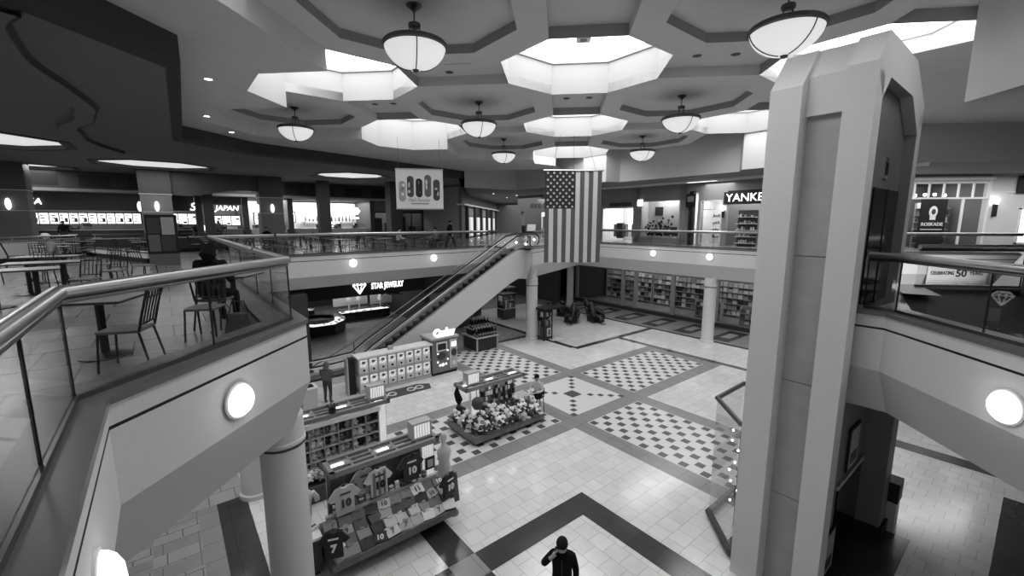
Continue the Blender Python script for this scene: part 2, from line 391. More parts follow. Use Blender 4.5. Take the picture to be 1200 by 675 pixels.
# ---- food court ceiling with flat skylights and its wavy step
FCW = 43.0                                              # v of the food shop fronts
def fo(cu, cv, a, b_):
    q = .42; return [U(cu + x * a, cv + y * b_) for x, y in ((q, -1), (1, -q), (1, q), (q, 1), (-q, 1), (-1, q), (-1, -q), (-q, -1))]
FSK = [fo(0.1, 35.9, 2.7, 2.5), fo(-6.0, 29.2, 2.8, 2.7), fo(-6.9, 41.3, 2.7, 1.6), fo(11.9, 34.9, 2.5, 2.7), fo(6.0, 41.2, 1.9, 1.4)]
outer = [BB[0]] + BB[1:] + [U(28, FCW + 1), U(-30, FCW + 1), (-58, 6), (-58, -11)]
cl = MB(); cl.tri([outer] + FSK, FZ, 0, flip=True)
for w in FSK:
    cl.wall(w, FZ - .03, FZ + .16, 1, True); ctr = (sum(p[0] for p in w) / 8, sum(p[1] for p in w) / 8); ring = [(ctr[0] + (p[0] - ctr[0]) * 1.13, ctr[1] + (p[1] - ctr[1]) * 1.13) for p in w]; cl.tri([ring, w], FZ - .03, 1, flip=True); cl.wall(ring, FZ - .03, FZ, 1, True)
struct('ceiling_food_court', cl, [CEIL_DK, WALL_DK], fix=False)
gl = MB()
for w in FSK: gl.tri([w], FZ + .16, 0, flip=True)
for cu, cv in ((0.1, 35.9), (-6.0, 29.2), (-6.9, 41.3), (11.9, 34.9), (6., 41.2)): area('court_skylight_light', U(cu, cv) + (FZ - .05,), 3.2, 100, (0, 0, A45))
for x, y in ((-14, 9), (-20, 13), (-12, 3)): area('court_fill_light', (x, y, FZ - .1), 1.0, 70)  # area lights added to brighten the court, without fittings
struct('window_food_court_skylights', gl, [emit('court_skylight_glazing', .42)], fix=False)
wave = [(-9.01, 6.9), (-9.6, 7.15), (-10.1, 7.55), (-11.4, 8.8), (-12.4, 10.2), (-13.3, 11.4), (-14.2, 12.5), (-15.1, 13.2), (-16.1, 14.0), (-17.7, 14.8), (-18.5, 15.6), (-20.3, 17.5), (-22.1, 20.9)]
w2 = []
for i in range(len(wave) - 1):
    for t in range(4):
        p0, p1, p2, p3 = wave[max(0, i - 1)], wave[i], wave[i + 1], wave[min(len(wave) - 1, i + 2)]; q = t / 4
        w2.append(tuple(.5 * ((2 * p1[k]) + (-p0[k] + p2[k]) * q + (2 * p0[k] - 5 * p1[k] + 4 * p2[k] - p3[k]) * q * q + (-p0[k] + 3 * p1[k] - 3 * p2[k] + p3[k]) * q ** 3) for k in (0, 1)))
mb = MB(); oo = offset(w2, .5); off2 = offset(w2, -.02)
for i in range(len(w2) - 1):
    mb.add([w2[i] + (FZ - .12,), w2[i + 1] + (FZ - .12,), oo[i + 1] + (FZ - .12,), oo[i] + (FZ - .12,)], [(0, 1, 2, 3)], 0)
    mb.add([w2[i] + (FZ - .12,), w2[i + 1] + (FZ - .12,), w2[i + 1] + (FZ,), w2[i] + (FZ,)], [(0, 1, 2, 3)], 1)
    mb.add([oo[i] + (FZ - .12,), oo[i + 1] + (FZ - .12,), oo[i + 1] + (FZ,), oo[i] + (FZ,)], [(0, 1, 2, 3)], 0)
a_, c_ = offset(w2, .04), offset(w2, -.05)
for i in range(len(w2) - 1): mb.add([w2[i] + (FZ - .127,), w2[i + 1] + (FZ - .127,), a_[i + 1] + (FZ - .127,), a_[i] + (FZ - .127,)], [(0, 1, 2, 3)], 1); mb.add([a_[i] + (FZ - .125,), a_[i + 1] + (FZ - .125,), c_[i + 1] + (FZ - .01,), c_[i] + (FZ - .01,)], [(0, 1, 2, 3)], 1)  # dark strips put the step's shadow line into the colour
struct('ceiling_wavy_step', mb, [CEIL_DK, CEIL_BK])

# ---- right and far bulkhead over the gallery
BW = [(-7.7, 35.2), U(24.6, 30), U(24.5, 22.1), U(24.35, 22.0), U(24.35, 19.9), U(25.25, 19.4), U(25.25, 11.3), U(24.4, 10.8), U(24.4, 8.6), (12.0, 22.9), (49, 22.9)]
mb = MB(); mb.wall(BW, 10.25, 13.3, 0)
struct('wall_bulkhead_far', mb, WALL_LT)
GAL = BW + [(49, 74), (-14, 74)]
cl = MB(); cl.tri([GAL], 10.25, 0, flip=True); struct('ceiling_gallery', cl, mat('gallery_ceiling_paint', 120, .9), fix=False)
mb = MB()
for u_, z_ in ((28.2, 10.1),): mb.prism([U(u_, 4), U(u_ + .12, 4), U(u_ + .12, 25), U(u_, 25)], z_, 10.26, 0)
struct('trim_gallery', mb, WHITE)
# right hand ceiling: block bulkhead over the deck
mb = MB(); mb.prism([(8.75, -11), (8.75, 10.95), (9.6, 11.9), (30, 11.9), (30, -11)], 10.08, 13.4)
struct('wall_bulkhead_right', mb, CEIL)
cl = MB(); cl.tri([[(11.2, 11.9), (7.7, 15.3), (7.7, 17.3), (10.1, 17.3), (11.1, 20.0), (12.3, 22.9), (49, 22.9), (49, 11.9)]], 12.0, 0, flip=True)
struct('ceiling_deck', cl, CEIL, fix=False)
area('deck_fill_light', (17, 14.2, 11.9), 4, 420, (.85, 0, 0), spread=1.0)  # added light aimed at the banner fascia; no skylight opens here
mb = MB(); mb.wall([U(17.35, 19.6), U(17.35, 22.2)], 4.05, 5.8); struct('wall_landing', mb, CREAM)
# ================================================================ RAILINGS
def railing(label, pts, panel=1.7, group=None):
    """glass guard along pts at floor height: rail, lower bar, glass panes, dark joints"""
    t = thing('glass_railing', label, 'railing', (pts[0][0], pts[0][1], CAPZ + .03), group=group)
    o = Vector((pts[0][0], pts[0][1], 0)); q = [(p[0] - o.x, p[1] - o.y) for p in pts]
    m = MB(); m.tube([p + (.97,) for p in q], .062, 12); m.build('handrail', STEEL, t, smooth=True)
    m = MB(); m.tube([p + (.89,) for p in q], .022, 8); m.build('lower_bar', STEEL_DK, t, smooth=True)
    m = MB()
    for a, b in zip(q, q[1:]):
        d = math.hypot(b[0] - a[0], b[1] - a[1]); m.box(0, d, -.03, .03, 0, .05, 0, Matrix.Translation((a[0], a[1], 0)) @ Matrix.Rotation(math.atan2(b[1] - a[1], b[0] - a[0]), 4, 'Z'))
    m.build('base_shoe', STEEL_DK, t)
    for a, b in zip(q, q[1:]):
        d = math.hypot(b[0] - a[0], b[1] - a[1]); n = max(1, round(d / panel)); rz = math.atan2(b[1] - a[1], b[0] - a[0])
        for k in range(n):
            w = d / n; M = Matrix.Translation((a[0], a[1], 0)) @ Matrix.Rotation(rz, 4, 'Z')
            m = MB(); m.box(k * w + .012, (k + 1) * w - .012, -.006, .006, .05, .9, 0, M); m.build('glass_pane', GLASS, t)
            m = MB(); m.box(k * w - .008, k * w + .008, -.01, .01, .05, .95, 0, M); m.build('post', BLACK, t)
    return t
INS = .2
railing('glass railing with thick steel handrail running round the near left balcony corner', offset([R1, A, B, U(1.7, 10.5)], INS), 1.5)
railing('long glass railing on the food court balcony edge leading back to the far corner', offset([U(1.7, 10.7), U(1.7, 21.9), U(4, 22.2)], INS), 2.2)
railing('glass railing of the food court balcony above the jewelry shop', offset([U(4.1, 22.2), D, U(16.7, 22.0)], INS)[:2] + [U(16.75, 22.4)], 2.2)
railing('glass railing behind the hanging flag and along the far gallery with the clothing shop', offset([U(18.5, 20.45), F, G], INS)[:2] + [U(26.2, 8.6)], 2.2)
railing('glass railing on the far gallery over the anniversary banner', offset([G, H, (30, 24)], INS)[:2], 2.2)
railing('glass railing of the deck turning a corner behind the elevator tower', [(23.0, 23.5), (11.0, 11.5), (8.7, 11.5)], 2.0)
railing('glass railing with thick steel handrail on the near right deck beside the tower', [(5.62, 8.5)] + offset([TJ, T0, R0], INS)[1:], 1.5)

# ================================================================ ELEVATOR TOWER
tw = thing('elevator_tower', 'tall pale plaster elevator tower with recessed stone panel standing against the right deck', 'elevator tower', (0, 0, 0), A45)
def ubox(m, u0, u1, v0, v1, z0, z1, k=0): return m.box(u0, u1, v0, v1, z0, z1, k)
def prof(m, u0, u1, v0, v1, zc, zt, ch, both=True, k=0):   # chamfered top profile extruded over v
    pr = [(u0, 0), (u1, 0), (u1, zc), (u1 - ch * 1.9, zt), (u0 + ch, zt), (u0, zc)]
    n = len(pr); m.add([(p[0], v0, p[1]) for p in pr] + [(p[0], v1, p[1]) for p in pr], [tuple(range(n)), tuple(reversed(range(n, 2 * n)))] + [(i, n + i, n + (i + 1) % n, (i + 1) % n) for i in range(n)], k)
m = MB(); prof(m, 8.93, 12.9, 3.03, 3.55, 9.85, 10.56, .62); m.build('left_pilaster', TOWER, tw)
m = MB(); pr = [(9.2, 9.36), (10.4, 9.36), (10.4, 10.58), (9.68, 10.58), (9.2, 10.02)]; m.add([(p[0], 2.48, p[1]) for p in pr] + [(p[0], 3.05, p[1]) for p in pr], [(0, 1, 2, 3, 4), (9, 8, 7, 6, 5)] + [(i, 5 + i, 5 + (i + 1) % 5, (i + 1) % 5) for i in range(5)])
m.build('cross_panel', TOWER, tw)
m = MB()
for z0, z1 in ((0, 2.02), (2.035, 4.42), (4.435, 6.86), (6.875, 9.36)): m.box(9.3, 9.6, 2.48, 3.05, z0, z1)
m.build('stone_panel', TOWER_PANEL, tw)
# right pilaster and house-shaped right face with its tall recess
m = MB()
m.box(9.15, 9.58, 2.05, 2.48, 0, 9.95)                                        # front jamb
m.box(12.68, 13.0, 2.05, 2.6, 0, 9.75)                                       # rear jamb
hd = [(9.15, 9.95), (9.58, 9.55), (10.0, 9.95), (11.8, 9.95), (12.68, 9.3), (13.0, 9.75), (13.0, 9.95), (11.85, 10.62), (9.64, 10.62), (9.15, 10.06)]
n = len(hd); m.add([(p[0], 2.05, p[1]) for p in hd] + [(p[0], 2.47, p[1]) for p in hd], [tuple(range(n)), tuple(reversed(range(n, 2 * n)))] + [(i, n + i, n + (i + 1) % n, (i + 1) % n) for i in range(n)])
m.build('door_frame_shell', TOWER, tw)
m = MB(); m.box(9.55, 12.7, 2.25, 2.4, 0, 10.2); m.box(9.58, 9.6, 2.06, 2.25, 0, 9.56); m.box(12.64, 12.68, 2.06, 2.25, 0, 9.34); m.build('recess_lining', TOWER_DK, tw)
m = MB(); m.box(9.64, 10.3, 2.24, 2.25, 8.3, 9.75); m.build('mirror_strip', mat('tinted_mirror', 150, .08, metal=.7), tw)
m = MB(); m.box(10.6, 12.6, 2.215, 2.25, 5.82, 8.15); m.box(11.58, 11.62, 2.2, 2.215, 5.82, 8.15); m.build('upper_door', BLACK_GLOSS, tw)
m = MB(); m.box(10.7, 12.5, 2.215, 2.25, 0, 1.86); m.build('lower_door', BLACK_GLOSS, tw)
m = MB(); m.box(10.6, 12.6, 2.2, 2.25, 1.88, 1.98); m.build('door_lintel', LIGHTGREY, tw)
m = MB(); m.box(11.2, 11.5, 2.22, 2.25, 8.35, 8.75); k = m.build('floor_indicator', STEEL, tw); m = MB(); m.box(11.26, 11.44, 2.21, 2.22, 8.42, 8.66); m.build('display', BLACK, k)
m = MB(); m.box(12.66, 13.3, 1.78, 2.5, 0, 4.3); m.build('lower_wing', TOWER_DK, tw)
m = MB(); m.box(12.6, 13.36, 1.72, 2.56, 0, .28); m.build('wing_plinth', BLACK, tw)
for z0, u0, lab in ((2.1, 11.1, 'framed poster'), (.02, 10.05, 'leaning notice')):
    m = MB(); m.box(u0, u0 + .75, 2.2, 2.24, z0, z0 + 1.0); fr = m.build('poster_frame', BLACK, tw); m = MB(); m.box(u0 + .06, u0 + .69, 2.192, 2.2, z0 + .06, z0 + .94); m.build('poster_sheet', LIGHTGREY, fr)
    m = MB(); m.box(u0 + .12, u0 + .6, 2.188, 2.192, z0 + .15, z0 + .4); m.build('poster_print', DKGREY, fr)
# glass enclosure on the floor to the left of the tower
EN = [(4.35, 8.75), (3.95, 9.25), (3.95, 10.62), (5.0, 11.7), U(12.8, 3.6)]
en = thing('elevator_shaft_guard', 'tall clear glass enclosure with dark base frame at foot of elevator tower', 'glass enclosure', (EN[0][0], EN[0][1], 0))
q = [(p[0] - EN[0][0], p[1] - EN[0][1]) for p in EN]
m = MB(); m.tube([p + (.12,) for p in q], .09, 6); m.build('base_frame', DKGREY, en)
m = MB(); m.tube([p + (3.2,) for p in q], .06, 6); m.build('top_rim', STEEL_DK, en)
for a, b in zip(q, q[1:]):
    d = math.hypot(b[0] - a[0], b[1] - a[1]); M = Matrix.Translation((a[0], a[1], 0)) @ Matrix.Rotation(math.atan2(b[1] - a[1], b[0] - a[0]), 4, 'Z')
    m = MB(); m.box(.01, d - .01, -.006, .006, .2, 3.15, 0, M); m.build('glass_pane', GLASS_LT, en)
m = MB(); m.cyl((.15, 1.55), .07, 0, 2.5, 10); m.build('hydraulic_post', STEEL_DK, en)
m = MB()
for k in range(12):
    m.ball((.02 + .14 * math.sin(k * 1.1), 1.5 + .2 * math.cos(k * 1.1), .6 + .17 * k), .026, 6, 4)
m.build('light_string', LIT_HOT, en)

# ================================================================ ESCALATOR  (local x = along u, y = along v)
es = thing('escalator', 'long escalator with black handrails climbing from the kiosks to the food court', 'escalator', U(6.0, 20.2) + (0,), A45)
W_ = 1.36; UA, UB = .6, 10.95; SL = 5.8 / (UB - UA - .0)
def zn(x): return 0 if x < UA else (UP if x > UB else (x - UA) * SL)
xs = [-1.6, -.4, UA + .25] + [UA + .25 + (UB - UA - .5) * k / 14 for k in range(1, 15)] + [UB + .4, UB + 1.3]
def zl(x):
    if x <= UA + .25: return 0. + max(0, (x + .4)) * .06
    return min(UP, (x - UA) * SL)
# truss: near and far side panels + underside
def side(y0, y1, mt, nm):
    top = [(x, min(UP + .02, max(.3, zl(x) + .22))) for x in xs]; bot = [(x, max(0., min(4.06, zl(x) - 1.5))) for x in reversed(xs)]
    pr = top + bot; n = len(pr); m = MB()
    vs = [(p[0], y0, p[1]) for p in pr] + [(p[0], y1, p[1]) for p in pr]
    fs = []; k = len(xs)
    for i in range(k - 1):
        a, b, c, d = i, i + 1, n - 2 - i, n - 1 - i
        fs += [(a, b, c, d), (n + d, n + c, n + b, n + a), (a, n + a, n + b, b), (d, c, n + c, n + d)]
    fs += [(0, n - 1, 2 * n - 1, n), (k - 1, n + k - 1, n + k, k)]
    m.add(vs, fs); return m.build(nm, mt, es)
side(0, .05, PLASTER, 'near_side_panel'); side(W_ - .05, W_, PLASTER, 'far_side_panel')
m = MB()
for i in range(len(xs) - 1):
    a, b = xs[i], xs[i + 1]; za, zb = max(0.01, min(4.07, zl(a) - 1.48)), max(.01, min(4.07, zl(b) - 1.48)); m.add([(a, .05, za), (b, .05, zb), (b, W_ - .05, zb), (a, W_ - .05, za)], [(0, 1, 2, 3)])
m.build('underside', CREAM, es)
m = MB(); run = .40; nst = int((UB - UA) / run)
for k in range(nst):
    x = UA + k * run; z = (k + .6) * run * SL; m.box(x, x + run + .01, .26, W_ - .26, z - .3, z)
    for j in range(9): m.box(x + .0, x + run, .29 + .09 * j, .32 + .09 * j, z, z + .012, 1)
m.box(-1.4, UA, .26, W_ - .26, -.02, .05); m.box(UB, UB + 1.2, .26, W_ - .26, UP - .05, UP + .025)
m.build('steps', [mat('step_metal', 44, .45, metal=.5), mat('step_ridge', 90, .4, metal=.6)], es)
for y, nm in ((.16, 'near'), (W_ - .16, 'far')):
    m = MB()
    for i in range(len(xs) - 1):
        a, b = xs[i], xs[i + 1]
        for d in (-.11, .10): pass
        m.add([(a, y - .11, zl(a) + .24), (b, y - .11, zl(b) + .24), (b, y + .11, zl(b) + .2), (a, y + .11, zl(a) + .2)], [(0, 1, 2, 3)])
        m.add([(a, y + (.11 if nm == 'near' else -.11), zl(a) + .2), (b, y + (.11 if nm == 'near' else -.11), zl(b) + .2), (b, y + (.11 if nm == 'near' else -.11), zl(b) - .25), (a, y + (.11 if nm == 'near' else -.11), zl(a) - .25)], [(0, 1, 2, 3)])
    m.build('deck_trim', mat('escalator_trim', 205, .35, metal=.6), es)
    m = MB()
    for i in range(len(xs) - 1):
        a, b = xs[i], xs[i + 1]; m.add([(a, y, zl(a) + .24), (b, y, zl(b) + .24), (b, y, zl(b) + .93), (a, y, zl(a) + .93)], [(0, 1, 2, 3)])
    m.build('glass_balustrade', GLASS, es)
    pts = [(x, y, zl(x) + .95) for x in xs]
    e0 = [(xs[0] + .34 * math.cos(t) * -1, y, .95 - .34 + zl(xs[0]) + .34 * math.sin(t)) for t in (-1.3, -.9, -.4, 0.1, .6, 1.1)]
    e1 = [(xs[-1] + .34 * math.cos(t), y, UP + .95 - .34 + .34 * math.sin(t)) for t in (1.1, .6, .1, -.4, -.9, -1.3)]
    m = MB(); m.tube(e0 + pts + e1, .045, 8); m.build('handrail', RUBBER, es, smooth=True)
    m = MB(); m.tube([(p[0], p[1], p[2] - .06) for p in pts], .03, 6); m.build('handrail_track', STEEL, es, smooth=True)
for x, y, z in ((UB + .5, .16, UP + .35), (UB + 1.2, .16, UP + .6), (UB + .6, W_ - .16, UP + .4)):
    m = MB(); m.ball((x, y, z), .06, 8, 6); m.build('newel_light', LIT_HOT, es)
# steel skirt rail outside the far balustrade (people guard)
m = MB(); m.tube([(-1.2, W_ + .5, .3), (1.2, W_ + .5, 1.35), (UB, W_ + .5, UP + .9)], .03, 6); m.tube([(1.2, W_ + .5, 1.35), (1.2, W_ + .5, 0)], .025, 6); m.build('guard_rail', STEEL_DK, es)

# ================================================================ PENDANT LAMPS, GLOBES, DOWNLIGHTS
def pendant(x, y, label):
    t = thing('pendant_lamp', label, 'pendant lamp', (x, y, Z0 + .24), 0, 'bowl pendant lamps in the ceiling coffers')
    m = MB(); m.lathe([(0, 0), (.17, 0), (.17, -.03), (.08, -.10), (.03, -.14), (.018, -.16), (.018, -.40), (0, -.4)], 20); m.build('canopy', BRONZE, t, smooth=True)
    m = MB(); m.lathe([(0, -.38), (.13, -.39), (.14, -.43), (.13, -.47), (0, -.48)], 20); m.build('collar', BRONZE, t, smooth=True)
    for k in range(4):
        a = k * PI / 2 + .4; m = MB(); m.tube([(.11 * math.cos(a), .11 * math.sin(a), -.46), (.17 * math.cos(a), .17 * math.sin(a), -.98)], .013, 6); m.build('rod', BRONZE, t)
    m = MB(); m.lathe([(.70, -.80), (.735, -.84), (.735, -.90), (.69, -.92), (.68, -.86), (.70, -.80)], 40); m.build('rim', BRONZE, t, smooth=True)
    b = [(.69 * math.cos(a), -.88 - .50 * math.sin(a) ** 1.15) for a in [PI / 2 * k / 10 for k in range(10)]] + [(.0, -1.385)]
    m = MB(); m.lathe(b, 40); m.build('glass_bowl', LIT_BOWL, t, smooth=True)
    m = MB(); m.lathe([(0, -1.37), (.08, -1.38), (.06, -1.42), (0, -1.44)], 16); m.build('finial', BRONZE, t, smooth=True)
    m = MB()
    for k in range(3):
        a = k * 2 * PI / 3 + .9; m.tube([(r * 1.012 * math.cos(a), r * 1.012 * math.sin(a), z - .008) for r, z in b[:-1]], .014, 5)
    m.build('bowl_strap', BRONZE, t)
    return t
LAMPL = {(-1, -1): 'bronze rimmed glass bowl pendant lamp over the nearer left coffer', (1, -1): 'large glass bowl pendant lamp above the elevator tower',
         (-3, 1): 'glass bowl pendant lamp beside the dark food court bulkhead', (-1, 1): 'glass bowl pendant lamp between the two middle left skylights', (1, 1): 'glass bowl pendant lamp over the flag side coffer nearer the tower',
         (-1, 3): 'small distant bowl pendant lamp above the nail salon banner side', (1, 3): 'small distant bowl pendant lamp to the right of the hanging flag'}
lamp0 = None
for (i, j), lb in LAMPL.items():
    x, y = CX + P * i, CY + P * j
    if lamp0 is None: lamp0 = pendant(x, y, lb)
    else: dup(lamp0, (x, y, Z0 + .24), label=lb)
def globe(pos, nrm, label):
    t = thing('wall_globe_light', label, 'wall light', pos, math.atan2(nrm[1], nrm[0]), 'round dome lights on the balcony fascias')
    m = MB(); m.lathe([(.235, 0), (.235, .02), (.2, .03), (0, .03)], 28, M=Matrix.Rotation(PI / 2, 4, 'Y')); m.build('back_plate', WHITE, t, smooth=True)
    m = MB(); m.lathe([(.215, .02), (.2, .06), (.165, .10), (.10, .135), (0, .15)], 28, M=Matrix.Rotation(PI / 2, 4, 'Y')); m.build('dome', GLOBE, t, smooth=True)
    point('globe_glow', tuple(Vector(pos) + Vector(nrm + (0,)).normalized() * .22), 2.0, .12); return t
g0 = globe((-4.05, 4.84, 5.24), (1, 0), 'glowing dome light on the near left balcony front')
q = [((-2.94, 2.17, 5.16), (1, 1), 'glowing dome light low on the slanted balcony front at bottom left'), ((5.7, 5.85, 5.17), (-1, 0), 'glowing dome light on the near right deck front'),
     (U(7.5, 22.38) + (5.4,), (1, -1), 'small dome light on balcony front above the jewelry sign'), (U(12.3, 22.65) + (5.4,), (1, -1), 'small dome light on balcony front beside the escalator'),
     (U(25.78, 16.8) + (5.39,), (-1, -1), 'small dome light on far balcony front right of the flag'), (U(25.78, 12.9) + (5.39,), (-1, -1), 'small dome light on far balcony front above the white column'),
     (U(20.6, 21.2) + (5.36,), (.38, -.92), 'small dome light half behind the foot of the flag')]
for p, nr, lb in q: dup(g0, p, math.atan2(nr[1], nr[0]), lb); point('globe_glow', tuple(Vector(p) + Vector(nr + (0,)).normalized() * .22), 2.0, .12)
def downlight(p, lb):
    t = thing('recessed_downlight', lb, 'downlight', p, 0, 'recessed downlights in the ceiling')
    m = MB(); m.lathe([(.13, 0), (.13, -.02), (.10, -.025), (.10, 0)], 18); m.build('trim_ring', WHITE, t)
    m = MB(); m.lathe([(0, -.004), (.10, -.004)], 18); m.build('lamp_disc', LIT_HOT, t)
    return t
d0 = downlight((-10.05, 12.1, LOW), 'lit downlight in the ceiling nearest the dark bulkhead corner')
dup(d0, (-13.6, 16.1, LOW), label='lit downlight further along the dark bulkhead'); dup(d0, (-14.9, 19.0, LOW), label='lit downlight furthest along the dark bulkhead')
# ================================================================ UPPER STOREY SHOPS
M45 = Matrix.Rotation(A45, 4, 'Z')
def g45(): m = MB(); m.M = M45; return m
# ---- food court shop fronts on the line v = FCW
m = g45(); V = FCW
m.box(-30, 27, V, V + .3, 9.75, 11.2, 0)                                     # dark upper wall
m.box(-30, 27, V - .9, V + .3, 9.55, 9.75, 1)                                # pale soffit edge
m.box(-30, 27, V + 4.6, V + 4.8, 5.8, 9.6, 3); m.box(-30, 27, V + .3, V + 4.7, 9.5, 9.56, 2)
for a in (-14, -8.2, -.75, 2.45, 5.65, 9.1, 16.55, 22.2): m.box(a - .22, a + .22, V - .15, V + 4.6, 5.8, 9.56, 4)
m.box(26.4, 27, 41, V + 5, 5.8, 11.2, 3)
for k in range(14): m.box(-12 + 2.6 * k, -10.4 + 2.6 * k, V - .01, V, 9.95, 10.75, 5)
struct('wall_food_court', m, [WALL_DK, WALL_GR, CEIL_DK, WALL_MID, DKGREY, BLACK])
for k, (a, b, pw) in enumerate(((-8, -1, 110), (-.6, 2.3, 50), (2.6, 5.5, 80), (5.8, 9, 150), (9.3, 16.3, 300), (16.8, 22, 90), (-14, -8.5, 60))):
    x, y = U((a + b) / 2, V + 2.3); area('shop_light', (x, y, 9.45), b - a - .4, pw, (0, 0, A45), 3)
# big square columns with sconce, dark above and stone below
def fc_column(u, v, w, lb):
    t = thing('food_court_column', lb, 'column', U(u, v) + (UP,), A45); h = w / 2
    m = MB(); m.box(-h, h, -h, h, 0, 3.55); m.box(-h - .04, h + .04, -h - .04, h + .04, 0, .25); m.build('stone_shaft', WALL_MID, t)
    m = MB(); m.box(-h - .02, h + .02, -h - .02, h + .02, 3.6, FZ - UP + .02); m.build('dark_upper_casing', DKGREY, t)
    m = MB(); m.box(-h - .04, h + .04, -h - .04, h + .04, 3.55, 3.6); m.box(-h - .02, h + .02, -h - .02, h + .02, 2.35, 2.39); m.build('trim_band', LIGHTGREY, t)
    for sx, sy in ((0, -1), (-1, 0)):
        m = MB(); m.ball((sx * (h + .08), sy * (h + .08), 2.75), (.13, .13, .34), 10, 8); m.build('sconce', LIT, t, smooth=True)
    return t
fc_column(-6.9, 39.6, 1.6, 'wide square food court column left of the menu board counter'); fc_column(-.1, 39.6, 1.7, 'square food court column with sconce behind the map kiosk')
fc_column(6.95, 39.6, 1.6, 'square food court column with lit sconce nearest the balcony'); 
m = g45()
for u, v, w in ((2.9, 40.2, .62), (11.2, 40.2, .9), (-13.5, 39.6, 1.6), (16.5, 37.5, 1.1)): m.box(u - w / 2, u + w / 2, v - w / 2, v + w / 2, UP, FZ)
struct('column_dark_posts', m, WALL_DK)
# wavy hanging valance between the columns
m = g45(); n = 28
for k in range(n):
    a, b = -.1 + 7.0 * k / n, -.1 + 7.0 * (k + 1) / n
    za, zb = [9.55 - .22 * math.sin((x + .1) / 7 * 2 * PI) + .12 * (x / 7) for x in (a, b)]
    m.add([(a, 39.1, za), (b, 39.1, zb), (b, 39.1, FZ), (a, 39.1, FZ)], [(0, 1, 2, 3)]); m.add([(a, 39.1, za), (b, 39.1, zb), (b, 39.6, zb), (a, 39.6, za)], [(0, 1, 2, 3)])
struct('trim_valance', m, DKGREY)

def board(name, lb, u, v, z, w, h, cols, rows, group=None, m_=None, cat='menu board', rz=A45, face=-1):
    """lit menu board: housing, each panel, dark print lines"""
    t = thing(name, lb, cat, U(u, v) + (z,), rz, group)
    b = MB(); b.box(-w / 2 - .06, w / 2 + .06, -.02, .12, -.06, h + .06); b.build('housing', DKGREY, t)
    for c in range(cols):
        for r in range(rows):
            x0, x1 = -w / 2 + w * c / cols + .03, -w / 2 + w * (c + 1) / cols - .03; z0, z1 = h * r / rows + .02, h * (r + 1) / rows - .02
            b = MB(); b.box(x0, x1, -.04, -.02, z0, z1); p = b.build('lit_panel', m_ or LIT_SIGN, t)
            b = MB(); hh = z1 - z0; ww = x1 - x0
            for q in range(3):
                s_ = R.uniform(.25, .6) * ww; xx = x0 + R.uniform(.06, .3) * ww; zz = z0 + hh * (.2 + .27 * q); b.box(xx, xx + s_, -.045, -.04, zz, zz + hh * .1)
            if R.random() < .5: b.box(x0 + ww * .55, x0 + ww * .92, -.045, -.04, z0 + hh * .15, z0 + hh * .55)
            b.build('print', MIDGREY, p)
    return t
board('menu_board', 'long row of lit white menu panels above the left food counter', -4.1, V + 1.2, 7.35, 5.9, .78, 12, 1)
board('menu_board', 'two-row lit menu board between the square columns', 1.1, V + 1.0, 7.3, 2.5, .85, 4, 2)
board('menu_board', 'lit menu board under the JAPAN sign', 4.35, V + 1.0, 7.2, 2.0, .8, 3, 2)
board('menu_board', 'pale menu board left of the slim dark post', 2.9, V + 1.4, 6.75, 1.4, .5, 2, 1)
board('menu_board', 'lit menu board with two round pictures right of nearest sconce column', 9.0, V + 2.2, 7.5, 1.9, .9, 2, 2)
board('menu_board', 'lit picture boards over the bright corner counter', 7.4, V + 2.6, 7.3, 1.5, 1.0, 3, 1)
board('menu_board', 'small lit menu over the bright smoothie counter', 13.9, V + 3.6, 7.0, 1.2, .5, 2, 1)
def sign(lb, s, u, v, z, size, m_, ital=0., cat='shop sign'):
    t = thing('shop_sign', lb, cat, U(u, v) + (z,), A45); text(s, size, m_, t, ext=.03, shear=ital, bold=.008)
    b = MB(); b.box(-len(s) * size * .3, len(s) * size * .3, .035, .06, -.03, .03); b.build('mounting_rail', DKGREY, t); return t
sign('white letter sign above the left menu board', 'KA', -6.5, V - .1, 8.85, .55, LIT, .2)
sign('large lit S sign beside the slim dark post', 'S', 2.05, V - .1, 8.65, .85, LIT, .25)
sign('lit JAPAN sign right of the slim dark post', 'JAPAN', 4.35, V - .1, 8.6, .56, LIT, .2)
# sign bands and counters
def counter(lb, u, v, w, d, h, top, body, rz=A45, name='food_counter', cat='counter', z=UP):
    t = thing(name, lb, cat, U(u, v) + (z,), rz)
    b = MB(); b.box(-w / 2, w / 2, -d / 2, d / 2, .08, h - .05); b.box(-w / 2 + .04, w / 2 - .04, -d / 2 + .04, d / 2 - .04, 0, .08); b.build('body', body, t)
    b = MB(); b.box(-w / 2 - .04, w / 2 + .04, -d / 2 - .05, d / 2 + .04, h - .05, h); b.build('worktop', top, t)
    b = MB(); b.box(-w / 2 + .1, w / 2 - .1, -d / 2 + .02, -d / 2 + .03, h, h + .42); b.build('sneeze_guard', GLASS_CL, t)
    return t
counter('dark front food counter under the long row of menu panels', -4.2, V + .5, 6.4, .8, 1.15, STEEL, DKGREY)
counter('food counter between the two square columns', .9, V + .5, 2.7, .8, 1.1, STEEL, BLACK)
counter('counter with glass guard under the JAPAN sign', 4.1, V + .5, 2.6, .8, 1.1, STEEL, MIDGREY)
counter('bright corner food counter', 7.4, V + .5, 2.8, .8, 1.1, WHITE, LIGHTGREY)
counter('long pale smoothie counter', 12.8, V + .7, 6.6, .8, 1.1, WHITE, LIGHTGREY)
m = g45(); m.box(-7.9, -1, V - .02, V + .1, 8.3, 9.5); m.box(-.5, 2.2, V - .02, V + .1, 8.35, 9.5); m.box(2.7, 5.4, V - .02, V + .08, 8.9, 9.5); struct('wall_sign_bands', m, DKGREY)
